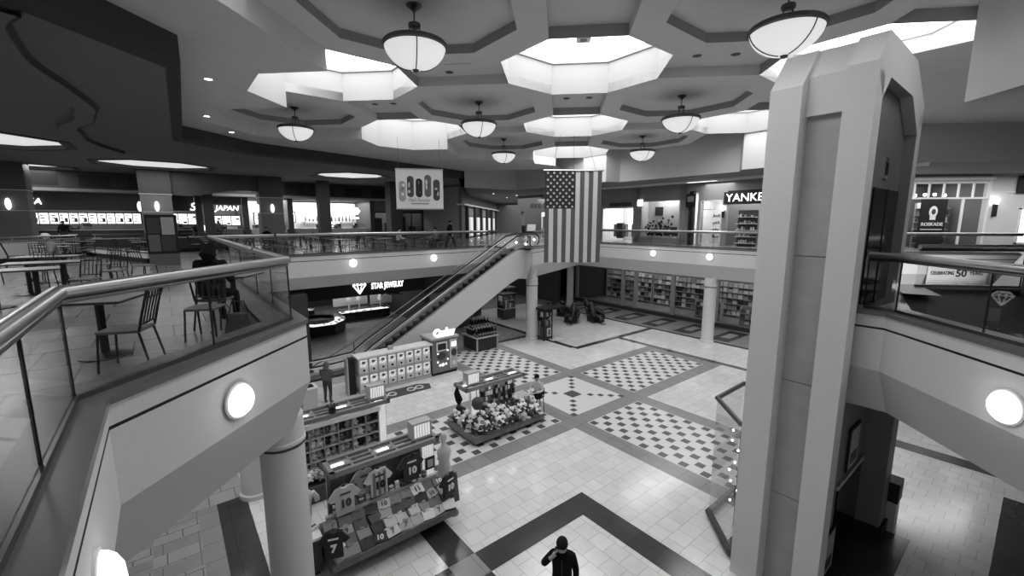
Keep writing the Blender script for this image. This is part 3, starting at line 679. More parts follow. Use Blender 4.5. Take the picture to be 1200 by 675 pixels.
m = g45(); m.box(9.35, 16.3, V + 3.9, V + 3.95, 6.0, 9.4); m.box(5.9, 8.9, V + 3.9, V + 3.95, 6, 9.4); m.box(2.7, 5.4, V + 3.5, V + 3.6, 6, 7.1); struct('wall_shop_backs', m, WALL_LT)
# machines and tins on the counters: background equipment
eq = None
for k in range(26):
    u = R.choice([R.uniform(-7, -1.4), R.uniform(-.2, 2), R.uniform(3, 5.2), R.uniform(6.2, 8.6), R.uniform(9.8, 16)]); w = R.uniform(.12, .28); hgt = R.uniform(.2, .55)
    t = thing('counter_machine', ('dark' if k % 2 else 'pale') + ' drinks or cooking machine standing on the food court counters', 'machine', U(u, V + .55) + (UP + (1.1 if u > -1 else 1.15),), A45, 'kitchen machines on the food counters, ' + ('dark' if k % 2 else 'pale'))
    b = MB(); b.box(-w, w, -.18, .18, 0, hgt); b.build('casing', DKGREY if k % 2 else LIGHTGREY, t, bev=.02)
    b = MB(); b.box(-w * .7, w * .7, -.19, -.18, hgt * .5, hgt * .85); b.build('front_panel', STEEL if k % 2 else DKGREY, t)
for k, (u, lb) in enumerate(((10.9, 'left'), (14.9, 'right'))):
    t = thing('cloud_sign', 'white fluffy flower shaped lit sign on the %s of the smoothie counter' % lb, 'shop sign', U(u, V + .2) + (8.55,), A45)
    b = MB()
    for q in range(7):
        a = q * 2 * PI / 7; b.ball((.36 * math.cos(a), 0, .24 * math.sin(a)), (.22, .06, .17), 8, 6)
    b.ball((0, -.02, 0), (.3, .06, .2), 8, 6); b.build('petals', LIT_SIGN, t); b = MB(); b.box(-.4, .4, -.02, .02, -.75, -.6); b.build('caption_bar', LIT, t)
for k in range(14):
    t = thing('drinks_bottle', 'bottle in the dark row on the smoothie counter back shelf', 'bottle', U(11.2 + .36 * k, V + 3.6) + (UP + 1.75,), 0, 'bottles on the smoothie shelf')
    b = MB(); b.lathe([(.06, 0), (.07, .02), (.07, .3), (.03, .42), (.03, .55), (0, .55)], 8); b.build('glass_body', R.choice(PROD[:5]), t)
t = thing('back_shelf', 'white wall shelf carrying the dark bottle row', 'shelf', U(13.5, V + 3.62) + (UP + 1.7,), A45); b = MB(); b.box(-2.6, 2.6, -.16, .16, 0, .05); b.build('board', WHITE, t)
b = MB(); [b.box(x, x + .04, -.1, .26, -.15, 0) for x in (-2.4, 0, 2.4)]; b.build('bracket', STEEL, t)
# dark framed shop windows at the right end of the food court
t = thing('dark_shop_window', 'dark framed shop windows right of the smoothie counter', 'shop window', U(19.4, V - .1) + (UP,), A45)
b = MB(); b.box(-2.6, 2.6, 0, .15, 2.75, 3.7); b.build('header', WALL_MID, t)
b = MB(); [b.box(x - .05, x + .05, 0, .12, 0, 2.75) for x in (-2.6, -1.3, 0, .15, 1.4, 2.6)]; b.box(-2.6, 2.6, 0, .12, 0, .3); b.box(-2.6, 2.6, 0, .12, 2.6, 2.75); b.build('frame', BLACK, t)
b = MB(); b.box(-2.6, 2.6, .05, .06, .3, 2.6); b.build('glass_pane', GLASS_CL, t)
b = MB(); [b.box(x, x + .8, .9, 1.3, 0, z) for x, z in ((-2.3, 2.1), (-1.1, 1.6), (.3, 2.2), (1.5, 1.2))]; b.build('display_cabinet', DKGREY, t)

# ---- corridor beyond the escalator head (runs along +Y)
m = MB(); m.box(-9.8, -9.5, 42, 72, UP, 9.1, 0); m.box(-9.9, -9.1, 41.6, 72, 9.1, 9.25, 1); m.box(-9.8, -9.5, 42, 72, 9.25, 10.9, 3); m.box(-14, 30, 66, 66.4, UP, 10.3, 0)
m.prism([(-14.9, 46.2), (-9.8, 42.0), (-9.5, 42.2), (-14.8, 46.6)], UP, 10.9, 4)
for k in range(7): m.box(-9.52, -9.2, 43.6 + 4 * k, 44.1 + 4 * k, UP, 9.1, 2)
struct('wall_corridor', m, [WALL_MID, WHITE, WALL_DK, CEIL_DK, WALL_GR])
for k, (y, s_, dk) in enumerate(((45.8, 1.2, 0), (49.8, 1.0, 1), (53.8, 1.3, 0), (57.8, 1.1, 1), (61.8, 1.2, 0))):
    t = thing('corridor_shop_front', '%s shop front along the corridor wall behind the escalator' % ORD[k], 'shop front', (-9.45, y, UP), -PI / 2)
    b = MB(); b.box(-1.6, 1.6, -.02, .04, 2.3, 3.1); b.build('sign_band', WALL_GR if not dk else BLACK, t); b = MB(); b.box(-.4, .4, -.06, -.02, 2.45, 2.95); b.build('lit_sign', LIT_SIGN, t)
    b = MB(); b.box(-1.5, -.1, -.02, .03, .2, 2.2); b.box(.3, 1.5, -.02, .03, .2, 2.2); b.build('display_window', LIT_DIM, t)
    b = MB(); [b.box(x, x + R.uniform(.15, .4), -.1, -.03, .2, R.uniform(.8, 1.9)) for x in (-1.4, -.9, -.5, .4, .9)]; b.build('window_display', DKGREY, t)
area('corridor_light', (-5, 54, 10.0), 6, 520, (0, 0, 0), 24)
# FOOD COURT band and lit stand under it
m = g45(); m.box(30.7, 31.2, 25.4, 37.2, 8.6, 10.3, 0); m.box(30.7, 31.2, 36.6, 37.2, UP, 8.6, 0); struct('wall_food_court_band', m, WALL_MID)
t = thing('food_court_sign', 'dark FOOD COURT letters on the wall band behind the flag', 'sign', U(30.66, 33.0) + (9.15,), -A45); text('FOOD COURT', .62, DKGREY, t, ext=.02, bold=.01)
t = thing('lit_shop_stand', 'bright lit open shop stand behind the flag', 'shop stand', U(33.5, 33.2) + (UP,), -A45)
b = MB(); b.box(-3, 3, -.1, .1, 2.3, 2.75); b.build('lit_fascia', LIT_SOFT, t); b = MB(); b.box(-2.6, 2.6, -.5, .3, 0, 1.0); b.build('counter', WALL_GR, t); b = MB(); b.box(-3, 3, 2.2, 2.3, 0, 2.9); b.build('back_wall', WALL_MID, t)
for x in (-3, 3): b = MB(); b.box(x - .06, x + .06, -.1, .02, 0, 2.75); b.build('post', WHITE, t)
text('FC', .5, LIT, t, (-2.2, -.2, 3.05), name='lit_letters')
area('stand_light', U(32.6, 33) + (9.8,), 4, 160)

# ---- far gallery: clothing shop, display window, candle shop (wall on u = 30.7, facing the void)
def gface(u, v, z=UP): return U(u, v) + (z,), -A45          # local x runs toward -v, local -y toward the void
m = g45(); uu = 30.7
def piece(v0, v1, z0, z1, k=0, d=.3): m.box(uu, uu + d, v0, v1, z0, z1, k)
piece(25.4, 26.2, UP, 10.3); piece(21.9, 25.4, 8.75, 10.3); piece(21.4, 22.1, UP, 10.3); piece(17.3, 21.9, 9.15, 10.3); piece(17.3, 21.9, UP, 6.35); piece(17.2, 17.95, UP, 10.3)
piece(12, 17.2, 9.62, 10.3); piece(14.4, 14.75, UP, 9.62); piece(12.2, 14.4, 8.75, 9.62, 1); piece(6, 12.2, UP, 10.3); piece(14.75, 16.25, 9.0, 9.62, 0); piece(16.2, 16.5, UP, 9.62, 0)
struct('wall_gallery', m, [WALL_GR, BLACK])
m = g45(); m.box(34.8, 35, 6, 27, UP, 10.3); m.box(30.7, 35, 26.1, 26.3, UP, 10.3); m.box(30.7, 35, 21.5, 21.6, UP, 10.3); m.box(30.7, 35, 17.3, 17.4, UP, 10.3); m.box(30.7, 35, 5.9, 6, UP, 10.3); m.box(30.9, 35, 6, 26.2, 9.9, 10.0); struct('wall_shop_interiors', m, WALL_LT)
for v, pw in ((23.7, 180), (19.5, 260), (15.5, 170), (12.9, 130)): area('gallery_shop_light', U(32.8, v) + (9.7,), 2.6, pw, (0, 0, 0))
t = thing('shop_sign', 'raised grey letters of the clothing shop right of the flag', 'shop sign', *gface(30.66, 23.4, 9.0)); t.rotation_euler[2] = -A45; text('maurices', .62, DKGREY, t, ext=.03, bold=.01)
b = MB(); b.box(1.75, 2.2, -.06, .02, -.2, .28); b.build('lit_logo', LIT, t)
t = thing('shop_entrance', 'bright lit entrance of the clothing shop right of the flag', 'shop entrance', *gface(30.75, 23.7)); t.rotation_euler[2] = -A45
b = MB(); b.box(-1.55, 1.55, 3.6, 3.65, .9, 2.7); b.build('lit_back_panel', LIT_SOFT, t); b = MB(); b.box(-1.7, -1.58, -.03, .1, 0, 2.95); b.box(1.58, 1.7, -.03, .1, 0, 2.95); b.box(-1.7, 1.7, -.03, .1, 2.85, 2.95); b.build('door_frame', WHITE, t)
b = MB(); [b.box(x, x + .5, 1.2, 1.6, .4, 1.5) for x in (-1.3, -.5, .6)]; b.build('clothes_rack', MIDGREY, t); b = MB(); b.box(-.3, .3, .3, .6, .3, 1.6); b.build('mannequin_display', DKGREY, t)
t = thing('display_window', 'wide shop display window of dark floral goods between clothing and candle shops', 'shop window', *gface(30.68, 19.6)); t.rotation_euler[2] = -A45
b = MB(); b.box(-1.75, -1.65, 0, .2, .55, 3.35); b.box(1.65, 1.75, 0, .2, .55, 3.35); b.box(-1.75, 1.75, 0, .2, .45, .57); b.box(-1.75, 1.75, 0, .2, 3.3, 3.4); b.build('frame', LIGHTGREY, t)
b = MB(); b.box(-1.65, 1.65, .08, .09, .57, 3.3); b.build('glass_pane', GLASS_CL, t); b = MB(); b.box(-1.9, 1.9, 1.3, 1.4, .4, 3.5); b.build('backdrop', WHITE, t)
b = MB()
for k in range(120):
    x = R.uniform(-1.6, .7); z = .65 + abs(R.gauss(0, .55)); b.ball((x, .75 + R.uniform(-.3, .3), min(z, 2.1)), R.uniform(.05, .13), 6, 4, m=R.randrange(4))
b.build('floral_display', [PROD[0], PROD[1], PROD[3], PROD[6]], t)
b = MB(); b.box(.7, 1.1, .5, .8, .6, 1.3); b.box(-1.2, -.5, 1.2, 1.28, 2.2, 2.9); b.box(.2, 1.5, .4, .7, .6, .95); b.build('dark_stands', DKGREY, t)
t = thing('blade_sign', 'dark hanging projecting sign on the dark post by the display window', 'hanging sign', *gface(30.3, 16.85, 9.0)); t.rotation_euler[2] = -A45
b = MB(); b.box(-.35, .35, -.06, .06, -.45, .5); b.build('panel', BLACK, t); b = MB(); b.box(-.25, .25, -.07, -.06, -.05, .35); b.build('emblem', MIDGREY, t); b = MB(); b.box(-.02, .02, 0, .4, .5, .54); b.build('bracket', BLACK, t)
m = g45(); m.box(30.35, 30.75, 16.7, 17.0, UP, 9.7); struct('trim_dark_post', m, BLACK)
t = thing('candle_shop_sign', 'black sign board with white YANK letters beside the tower', 'shop sign', *gface(30.55, 13.2, 9.1)); t.rotation_euler[2] = -A45
b = MB(); b.box(-1.35, 2.3, -.05, .05, -.42, .42); b.build('board', BLACK, t); text('YANKEE', .74, LIT, t, (-1.2, -.07, 0), sx=1.02, align='LEFT')
t = thing('candle_shop_window', 'candle shop window with tiered candle display left of its doorway', 'shop window', *gface(30.68, 15.5)); t.rotation_euler[2] = -A45
b = MB(); [b.box(x - .04, x + .04, 0, .12, .1, 3.2) for x in (-.75, .75)]; [b.box(-.75, .75, 0, .12, z, z + .07) for z in (.1, 2.55, 3.15)]; b.box(-.03, .03, 0, .1, 2.6, 3.2); b.build('frame', WHITE, t)
b = MB(); b.box(-.72, .72, .05, .06, .15, 3.15); b.build('glass_pane', GLASS_CL, t)
for z in (.5, 1.0, 1.5, 2.0):
    b = MB(); b.box(-.2, .7, .7, 1.1, z, z + .05); sh = b.build('shelf', WHITE, t); b = MB(); [b.cyl((-.15 + .17 * q, .85), .06, z + .05, z + R.uniform(.15, .3), 8) for q in range(5)]; b.build('candle_row', PROD[4], sh)
t = thing('candle_shop_shelving', 'candle shop doorway shelving under the black sign', 'shelving', *gface(31.6, 13.3)); t.rotation_euler[2] = -A45
b = MB(); b.box(-.8, .5, .3, .36, 0, 2.5); b.build('back_board', DKGREY, t)
for q in range(5):
    b = MB(); b.box(-.8, .5, -.1, .3, .2 + .45 * q, .24 + .45 * q); sh = b.build('shelf', WHITE, t); b = MB(); [b.cyl((-.7 + .15 * i, .1), .055, .24 + .45 * q, .24 + .45 * q + R.uniform(.1, .26), 8, m=R.randrange(3)) for i in range(8)]; b.build('jar_candles', [PROD[2], PROD[5], PROD[7]], sh)
t = thing('wall_sconce', 'lit wall sconce between the candle window and its doorway', 'wall light', *gface(30.6, 14.58, 8.3)); t.rotation_euler[2] = -A45
b = MB(); b.box(-.05, .05, -.1, .05, -.5, 0); b.build('bracket', BLACK, t); b = MB(); b.ball((0, -.08, .12), (.09, .09, .18), 10, 6); b.build('shade', LIT_HOT, t)
area('gallery_light', U(28.5, 15) + (10.15,), 2, 230, (0, 0, -A45), 14)

# ---- right gallery beyond the deck: banner shop (wall on Y = 29)
m = MB(); m.box(14.4, 19.6, 29, 29.3, UP, 10.3, 0); m.box(19.6, 25.2, 29, 29.3, 9.86, 10.3, 0); m.box(25.2, 47, 29, 29.3, UP, 10.3, 0); m.box(19.6, 25.2, 28.6, 29.2, 9.95, 10.1, 1); m.box(25.3, 45, 28.95, 29.0, 9.2, 9.26, 1); m.box(25.2, 25.26, 28.9, 29, UP, 10.3, 1)
m.box(12, 45, 33.4, 33.6, UP, 10.3, 2); m.box(19.2, 19.4, 29, 33.5, UP, 10.3, 2); m.box(25.3, 25.5, 29.3, 33.5, UP, 10.3, 2)
struct('wall_right_gallery', m, [WALL_LT, WHITE, WALL_MID])
area('right_shop_light', (22.3, 31, 10.0), 4, 160); area('right_gallery_light', (23, 26, 10.1), 12, 300, (0, 0, 0), 3)
t = thing('banner_shop_front', 'tall shop window with gridded transom and string of lights on right gallery', 'shop window', (22.4, 28.98, UP))
b = MB(); [b.box(-2.8 + .8 * k - .03, -2.8 + .8 * k + .03, -.02, .1, 3.1, 4.02) for k in range(8)]; b.box(-2.8, 2.8, -.05, .1, 3.05, 3.15); b.box(-2.8, 2.8, -.02, .1, 3.95, 4.05); b.box(1.5, 1.58, -.02, .1, 0, 3.1); b.build('transom_grid', WHITE, t)
b = MB(); b.box(-2.8, 2.8, .04, .05, .1, 3.95); b.build('glass_pane', GLASS_CL, t)
b = MB(); [b.ball((-2.3 + .55 * k, .7, 3.35 + R.uniform(-.05, .05)), .09, 8, 5) for k in range(7)]; b.build('spot_lamps', LIT_HOT, t)
t = thing('hanging_shop_banner', 'black vertical banner with white skull-like emblem in right gallery shop window', 'banner', (22.3, 28.9, UP + .1))
b = MB(); b.box(-.72, .72, -.015, .015, 0, 2.95); b.build('cloth', BLACK, t); b = MB(); b.ball((0, -.02, 2.2), (.24, .02, .34), 14, 8); b.box(-.16, .16, -.03, -.01, 1.72, 1.95); b.build('emblem', WHITE, t)
b = MB(); b.ball((0, -.04, 2.2), (.12, .02, .17), 10, 6); b.build('emblem_centre', DKGREY, t); text('ROSKADE', .27, WHITE, t, (0, -.02, 1.45), bold=.006)
b = MB(); b.box(-.6, .6, -.02, -.016, 1.13, 1.17); b.build('rule_line', WHITE, t)
for k in range(2):
    t = thing('goods_shelving', ('left' if k else 'right') + ' wall shelving of boxed goods beside the black banner', 'shelving', (20.6 if k else 24.1, 31.2, UP))
    b = MB(); b.box(-.9, .9, .3, .34, 0, 2.9); [b.box(-.9, .9, -.1, .3, .3 + .45 * q, .33 + .45 * q) for q in range(6)]; b.build('shelves', LIGHTGREY, t)
    for q in range(6):
        for i in range(6):
            w = R.uniform(.08, .13); b = MB(); b.box(-.88 + .3 * i, -.88 + .3 * i + 2 * w, -.05, .2, .33 + .45 * q, .33 + .45 * q + R.uniform(.15, .38)); o = b.build('boxed_goods', prod()); o.location = t.location; tag(o, 'small boxed item on the shop shelving beside the black banner', 'box', 'boxed goods in the banner shop')
t = thing('wall_sconce', 'lit wall sconce on the pale wall right of the banner shop', 'wall light', (25.6, 28.9, 8.55)); b = MB(); b.box(-.06, .06, -.1, .1, -.75, 0); b.build('bracket', BLACK, t); b = MB(); b.ball((0, -.06, .15), (.1, .1, .2), 10, 6); b.build('shade', LIT_HOT, t)
t = thing('black_shop_sign', 'black sign board with white V letter at right edge', 'shop sign', (27.35, 28.9, 9.65)); b = MB(); b.box(-.75, 1.2, -.04, .04, -.5, .5); b.build('board', BLACK, t); text('V', .7, LIT, t, (-.2, -.06, 0))
t = thing('lit_window', 'bright lit window below the black sign at right edge', 'window', (27.75, 28.95, 6.1)); b = MB(); b.box(-.7, 1, -.03, .03, .2, 2.1); b.build('lit_pane', LIT_SOFT, t); b = MB(); [b.box(x, x + .08, -.06, .04, .1, 2.2) for x in (-.78, .98)]; [b.box(-.78, 1.06, -.06, .04, z, z + .08) for z in (.1, 2.12)]; b.build('frame', WHITE, t)
# anniversary banner on the far fascia
t = thing('anniversary_banner', 'white fascia banner reading CELEBRATING 50 YEARS over dark stripes', 'banner', (19.95, 23.93, 4.2)); 
b = MB(); b.box(-1.35, 1.35, -.012, .012, 0, 1.15); b.build('cloth', WHITE, t); text('CELEBRATING', .25, BLACK, t, (-.66, -.016, .74), sx=.68, bold=.006); text('50', .5, BLACK, t, (.2, -.016, .72), bold=.015); text('YEARS', .25, BLACK, t, (.88, -.016, .74), sx=.85, bold=.006)
b = MB(); [b.box(-1.32, 1.32, -.016, -.012, .06 + .075 * q, .06 + .075 * q + .012 + .008 * (4 - q)) for q in range(6)]; b.build('stripes', DKGREY, t)
t = thing('round_wall_emblem', 'framed round dark ring emblem on fascia right of the anniversary banner', 'sign', (21.9, 23.93, 4.3)); b = MB(); b.box(-.42, .42, -.01, .01, 0, 1.05); b.build('panel', LIGHTGREY, t)
b = MB(); b.tube([(.33 * math.cos(a * PI / 10), -.02, .5 + .4 * math.sin(a * PI / 10)) for a in range(20)], .03, 5, closed=True); b.tube([(.2 * math.cos(a * PI / 10), -.02, .5 + .26 * math.sin(a * PI / 10)) for a in range(20)], .02, 5, closed=True); b.build('ring', BLACK, t)
# right edge steps / benches seen through the glass
for k in range(3):
    t = thing('white_bench', ('lowest', 'middle', 'top')[k] + ' of the white slab benches stepped behind the right railing', 'bench', (11.3 + .05 * k, 10.3 + .42 * k, UP), .1)
    b = MB(); b.box(-.7, 1.4, -.2, .2, .25 + .16 * k, .33 + .16 * k); b.build('seat_slab', WHITE, t); b = MB(); [b.box(x, x + .08, -.16, .16, 0, .25 + .16 * k) for x in (-.6, .7)]; b.build('leg_panel', DKGREY, t)
# ================================================================ LOWER STOREY SHOPS
m = MB(); m.wall([(-58, -11), (-58, 74), (49, 74), (49, -11)], 0, 13.6); struct('wall_outer', m, WALL_DK)
# ---- glazed shop on u = 30.6 (right of the column)
m = g45(); uu = 30.6
m.box(uu - .04, uu + .3, 4, 28.4, 0, .32, 0); m.box(uu - .02, uu + .35, 4, 28.4, 3.5, 4.33, 0); m.box(36, 36.2, 4, 28.4, 0, 4.33, 1); m.box(uu, 36, 28.2, 28.4, 0, 4.33, 0); m.box(uu + .4, 36, 4, 28.2, 3.9, 4.0, 3)
struct('wall_glazed_shop', m, [WALL_DK, WALL_MID, DKGREY, CEIL_DK])
t = thing('glazed_shop_front', 'long glazed shop front with grey posts and dark plinth under the far gallery', 'shop window', U(uu, 16) + (0,), A45)
for v in (28.1, 22.75, 21.45, 18.05, 14.6, 11, 7.6): b = MB(); b.box(-.06, .12, v - 16 - .16, v - 16 + .16, .3, 3.52); b.build('post', WALL_GR, t)
b = MB(); b.box(-.05, .1, -11.9, 12.2, 3.35, 3.52); b.box(-.05, .1, -11.9, 12.2, .3, .42); b.build('rails', MIDGREY, t)
vs = [28.1, 22.75, 21.45, 18.05, 14.6, 11, 7.6, 4.1]
for a, c in zip(vs, vs[1:]):
    if a == 21.45: continue
    b = MB(); b.box(.02, .03, c - 16 + .16, a - 16 - .16, .42, 3.35); b.build('glass_pane', GLASS_CL, t)
area('glazed_shop_light', U(33.4, 20) + (3.85,), 3.6, 85, (0, 0, A45), 14); area('glazed_shop_light', U(33.4, 9.5) + (3.85,), 3.6, 60, (0, 0, A45), 7)
bi = None
def shelf_unit(lb, u, v, w, h, rows, rz, z=0., d=.42):
    t = thing('shop_shelving', lb, 'shelving', U(u, v) + (z,), rz)
    b = MB(); b.box(-w / 2, w / 2, d - .04, d, 0, h); b.build('back_board', WALL_GR, t)
    b = MB(); [b.box(x - .03, x + .03, 0, d, 0, h) for x in (-w / 2, w / 2)]; b.build('uprights', LIGHTGREY, t)
    for r in range(rows):
        z_ = .12 + (h - .2) * r / rows; b = MB(); b.box(-w / 2, w / 2, 0, d, z_, z_ + .04); b.build('shelf', LIGHTGREY, t)
    return t
def goods(ulab, u, v, w, h, rows, rz, n, grp, dmin=.1, dmax=.3, zz=0., bright=0):
    M = Matrix.Translation(U(u, v) + (zz,)) @ Matrix.Rotation(rz, 4, 'Z')
    for r in range(rows):
        z_ = .16 + (h - .2) * r / rows; hh = (h - .2) / rows - .08
        for k in range(n):
            x = -w / 2 + w * (k + .5) / n; ww = w / n * R.uniform(.7, .95)
            b = MB(); b.box(-ww / 2, ww / 2, -.02, .18, 0, hh * R.uniform(.6, 1.)); o = b.build('packaged_goods', R.choice(PROD[5:] if (r >= rows - 2 and bright) else PROD)); o.matrix_world = M @ Matrix.Translation((x, .1, z_))
            tag(o, ulab, 'packaged goods', grp)
for k, (v, lb) in enumerate(((25.3, 'left'), (19.9, 'middle'), (14.4, 'right hand'))):
    w = 5.2
    shelf_unit('%s wall shelving full of packaged goods inside the glazed shop' % lb, 34.8, v, w, 2.9, 6, -A45); goods('small packaged item on the %s wall shelving of the glazed shop' % lb, 34.8, v, w, 2.9, 6, -A45, 13, 'goods on the %s shelving of the glazed shop' % lb, bright=1)
for k, (u, v) in enumerate(((32.6, 16.2), (32.2, 12.6))):
    shelf_unit('low gondola shelf inside the glazed shop, %s the column' % ('left of' if k == 0 else 'behind'), u, v, 2.0, 1.4, 3, -A45); goods('item on the low gondola shelf %s the white column' % ('left of' if k == 0 else 'behind'), u, v, 2.0, 1.4, 3, -A45, 6, 'goods on the low gondola %d' % k)
t = thing('clothes_rail', 'dark rail of hanging clothes stepped inside the shop window right of the column', 'clothes rail', U(31.6, 10.7) + (.02,), -A45)
b = MB(); b.tube([(-.9, 0, 0), (-.9, 0, 1.0), (.9, 0, 1.7), (.9, 0, 0)], .03, 6); b.build('rail_frame', STEEL_DK, t)
for k in range(9): b = MB(); z = 1.0 + .078 * k; b.box(-.85 + .19 * k, -.72 + .19 * k, -.2, .2, z - .75, z); b.build('garment', R.choice([CLOTH_BK, CLOTH_GR, BLACK]), t)
t = thing('price_board', 'white framed print standing in shop window at the right of the column', 'sign', U(31.0, 9.6) + (0,), -A45); b = MB(); b.box(-.45, .45, -.02, .02, 2.0, 3.1); b.build('sheet', WHITE, t); b = MB(); b.ball((0, -.03, 2.5), (.25, .015, .3), 12, 6); b.build('print', MIDGREY, t); b = MB(); b.box(-.03, .03, 0, .03, 0, 2.0); b.box(-.3, .3, -.15, .2, 0, .04); b.build('stand', STEEL_DK, t)

# ---- jewelry shop under the food court balcony
m = g45(); m.box(3.4, 14.6, 28, 28.4, 2.68, 4.33, 0); m.box(3, 28, 40.5, 40.8, 0, 4.33, 1); m.box(14.4, 14.8, 28, 40.5, 0, 4.33, 1); m.box(2.6, 3, 22.5, 40.5, 0, 4.33, 1)
m.box(12.6, 14.4, 33.9, 34.0, .9, 2.5, 2); m.box(9.9, 12.6, 34.6, 34.7, .9, 2.2, 2)
struct('wall_jewelry_shop', m, [BLACK, WALL_DK, WALL_LT])
t = thing('jewelry_shop_sign', 'lit STAR JEWELRY sign with diamond mark on black band beside the escalator', 'shop sign', U(10.2, 27.97) + (3.26,), A45)
text('STAR JEWELRY', .54, LIT, t, (1.42, -.03, 0), bold=.012, sx=.64)
b = MB(); Y = -.04
dm = [(-.42, .17), (-.23, .38), (.23, .38), (.42, .17), (0, -.4)]
for a, c in zip(dm, dm[1:] + dm[:1]): b.tube([(a[0] - 0.5, Y, a[1]), (c[0] - 0.5, Y, c[1])], .04, 5)
for a, c in (((-.42, .17), (.42, .17)), ((-.15, .17), (0, -.4)), ((.15, .17), (0, -.4)), ((-.23, .38), (-.15, .17)), ((.23, .38), (.15, .17)), ((-.15, .17), (0, .38)), ((.15, .17), (0, .38))): b.tube([(a[0] - 0.5, Y, a[1]), (c[0] - 0.5, Y, c[1])], .028, 5)
b.build('diamond_mark', LIT, t)
def showcase(lb, poly, inner, loc, rz=0.):
    t = thing('jewelry_showcase', lb, 'showcase', loc, rz)
    b = MB(); b.prism(poly, .1, .78); b.build('dark_body', BLACK_GLOSS, t); b = MB(); b.prism([(x * .97, y * .97) for x, y in poly], 0, .1); b.build('plinth', STEEL_DK, t)
    b = MB(); b.prism([(x * .96, y * .96) for x, y in poly], .78, .8); b.build('lit_display', LIT_SOFT, t)
    b = MB()
    for k in range(30):
        i = R.randrange(len(poly)); q = R.random(); a, c = poly[i], poly[(i + 1) % len(poly)]; f = R.uniform(.78, .93); x, y = (a[0] + (c[0] - a[0]) * q) * f, (a[1] + (c[1] - a[1]) * q) * f; b.box(x - .07, x + .07, y - .05, y + .05, .8, .84)
    b.build('jewelry_trays', MIDGREY, t)
    b = MB(); b.wall(poly, .78, 1.02, 0, True); b.tri([poly, inner] if inner else [poly], 1.02); b.build('glass_case', GLASS_CL, t)
    if inner: b = MB(); b.wall(inner, 0, 1.04, 0, True); b.tri([inner], .82); b.build('inner_well', BLACK, t)
    return t
oc = [(1.75 * math.cos(PI / 8 + k * PI / 4), 1.75 * math.sin(PI / 8 + k * PI / 4)) for k in range(8)]
showcase('octagonal jewelry showcase island with lit top left of the escalator', oc, [(x * .62, y * .62) for x, y in oc], (-16.3, 27.2, 0))
showcase('straight lit jewelry counter below the shop sign', [(-1.9, -.35), (1.9, -.35), (1.9, .35), (-1.9, .35)], None, U(11.6, 32.6) + (0,), A45)
showcase('lit jewelry counter at the back left of the shop', [(-1.6, -.35), (1.6, -.35), (1.6, .35), (-1.6, .35)], None, U(7.0, 35.4) + (0,), A45)
for k, (u, v) in enumerate(((10.9, 34.0), (11.7, 34.0), (13.2, 33.4))):
    t = thing('jewelry_stand', ('left', 'middle', 'right')[k] + ' white necklace stand behind the straight jewelry counter', 'display stand', U(u, v) + (.0,), A45); b = MB(); b.cyl((0, 0), .06, 0, 1.3, 8); b.build('pole', WHITE, t); b = MB(); b.lathe([(.18, 1.3), (.22, 1.5), (.1, 1.75), (0, 1.8)], 10); b.build('bust', WHITE, t, smooth=True)
t = thing('hanging_planter', 'dark leafy hanging shape below the jewelry sign by the escalator', 'planter', U(12.6, 29.4) + (2.75,), 0); b = MB(); b.cyl((0, 0), .02, 0, .3, 6); b.cyl((0, 0), .3, -.1, 0, 10); b.build('basket', BLACK, t)
b = MB()
for k in range(60): a = R.uniform(0, 2 * PI); r = R.uniform(0, .8); b.ball((r * math.cos(a), r * math.sin(a) * .6, -.25 + R.uniform(-.2, .2)), (.12, .09, .05), 5, 3)
b.build('leaves', mat('dark_leaf', 34, .7), t)
area('jewelry_light', U(9.5, 33.5) + (3.95,), 6, 130, (0, 0, A45), 5)
# ---- hall walls beyond
m = g45(); m.box(16, 32, 46, 46.3, 0, 4.33, 0); m.box(28.4, 28.7, 28.4, 46, 0, 4.33, 0)
for k in range(3): m.box(17 + 4 * k, 20 + 4 * k, 45.9, 46, .3, 2.8, 1)
struct('wall_lower_hall', m, [WALL_DK, WALL_MID])
for k in range(3):
    t = thing('hall_shop_window', ('left', 'middle', 'right')[k] + ' dim lit shop window deep in the lower hall under the escalator', 'shop window', U(18.5 + 4 * k, 45.85) + (0,), A45)
    b = MB(); b.box(-1.3, 1.3, -.02, .02, .4, 2.6); b.build('lit_pane', LIT_DIM, t); b = MB(); [b.box(x - .05, x + .05, -.06, .05, .3, 2.7) for x in (-1.35, 0, 1.35)]; b.box(-1.4, 1.4, -.06, .05, 2.6, 2.8); b.build('frame', BLACK, t)
    b = MB(); [b.box(x, x + .3, -.3, -.08, 0, R.uniform(.8, 1.6)) for x in (-1.0, -.2, .6)]; b.build('window_goods', PROD[k], t)
for k in range(6):
    u, v = ((20, 26), (20, 30), (20, 34), (23, 26), (23, 30), (23, 34))[k]; dup(d0, U(u, v) + (4.33,), label='lit downlight in the soffit over the lower hall', group='downlights over the lower hall')
area('hall_light', U(21.5, 32) + (4.0,), 6, 90, (0, 0, A45), 12)
area('under_balcony_light', (-9, 9, 4.0), 2, 60, (0, 0, 0), 5); area('under_gallery_light', U(28.6, 17) + (4.0,), 2, 50, (0, 0, A45), 14)
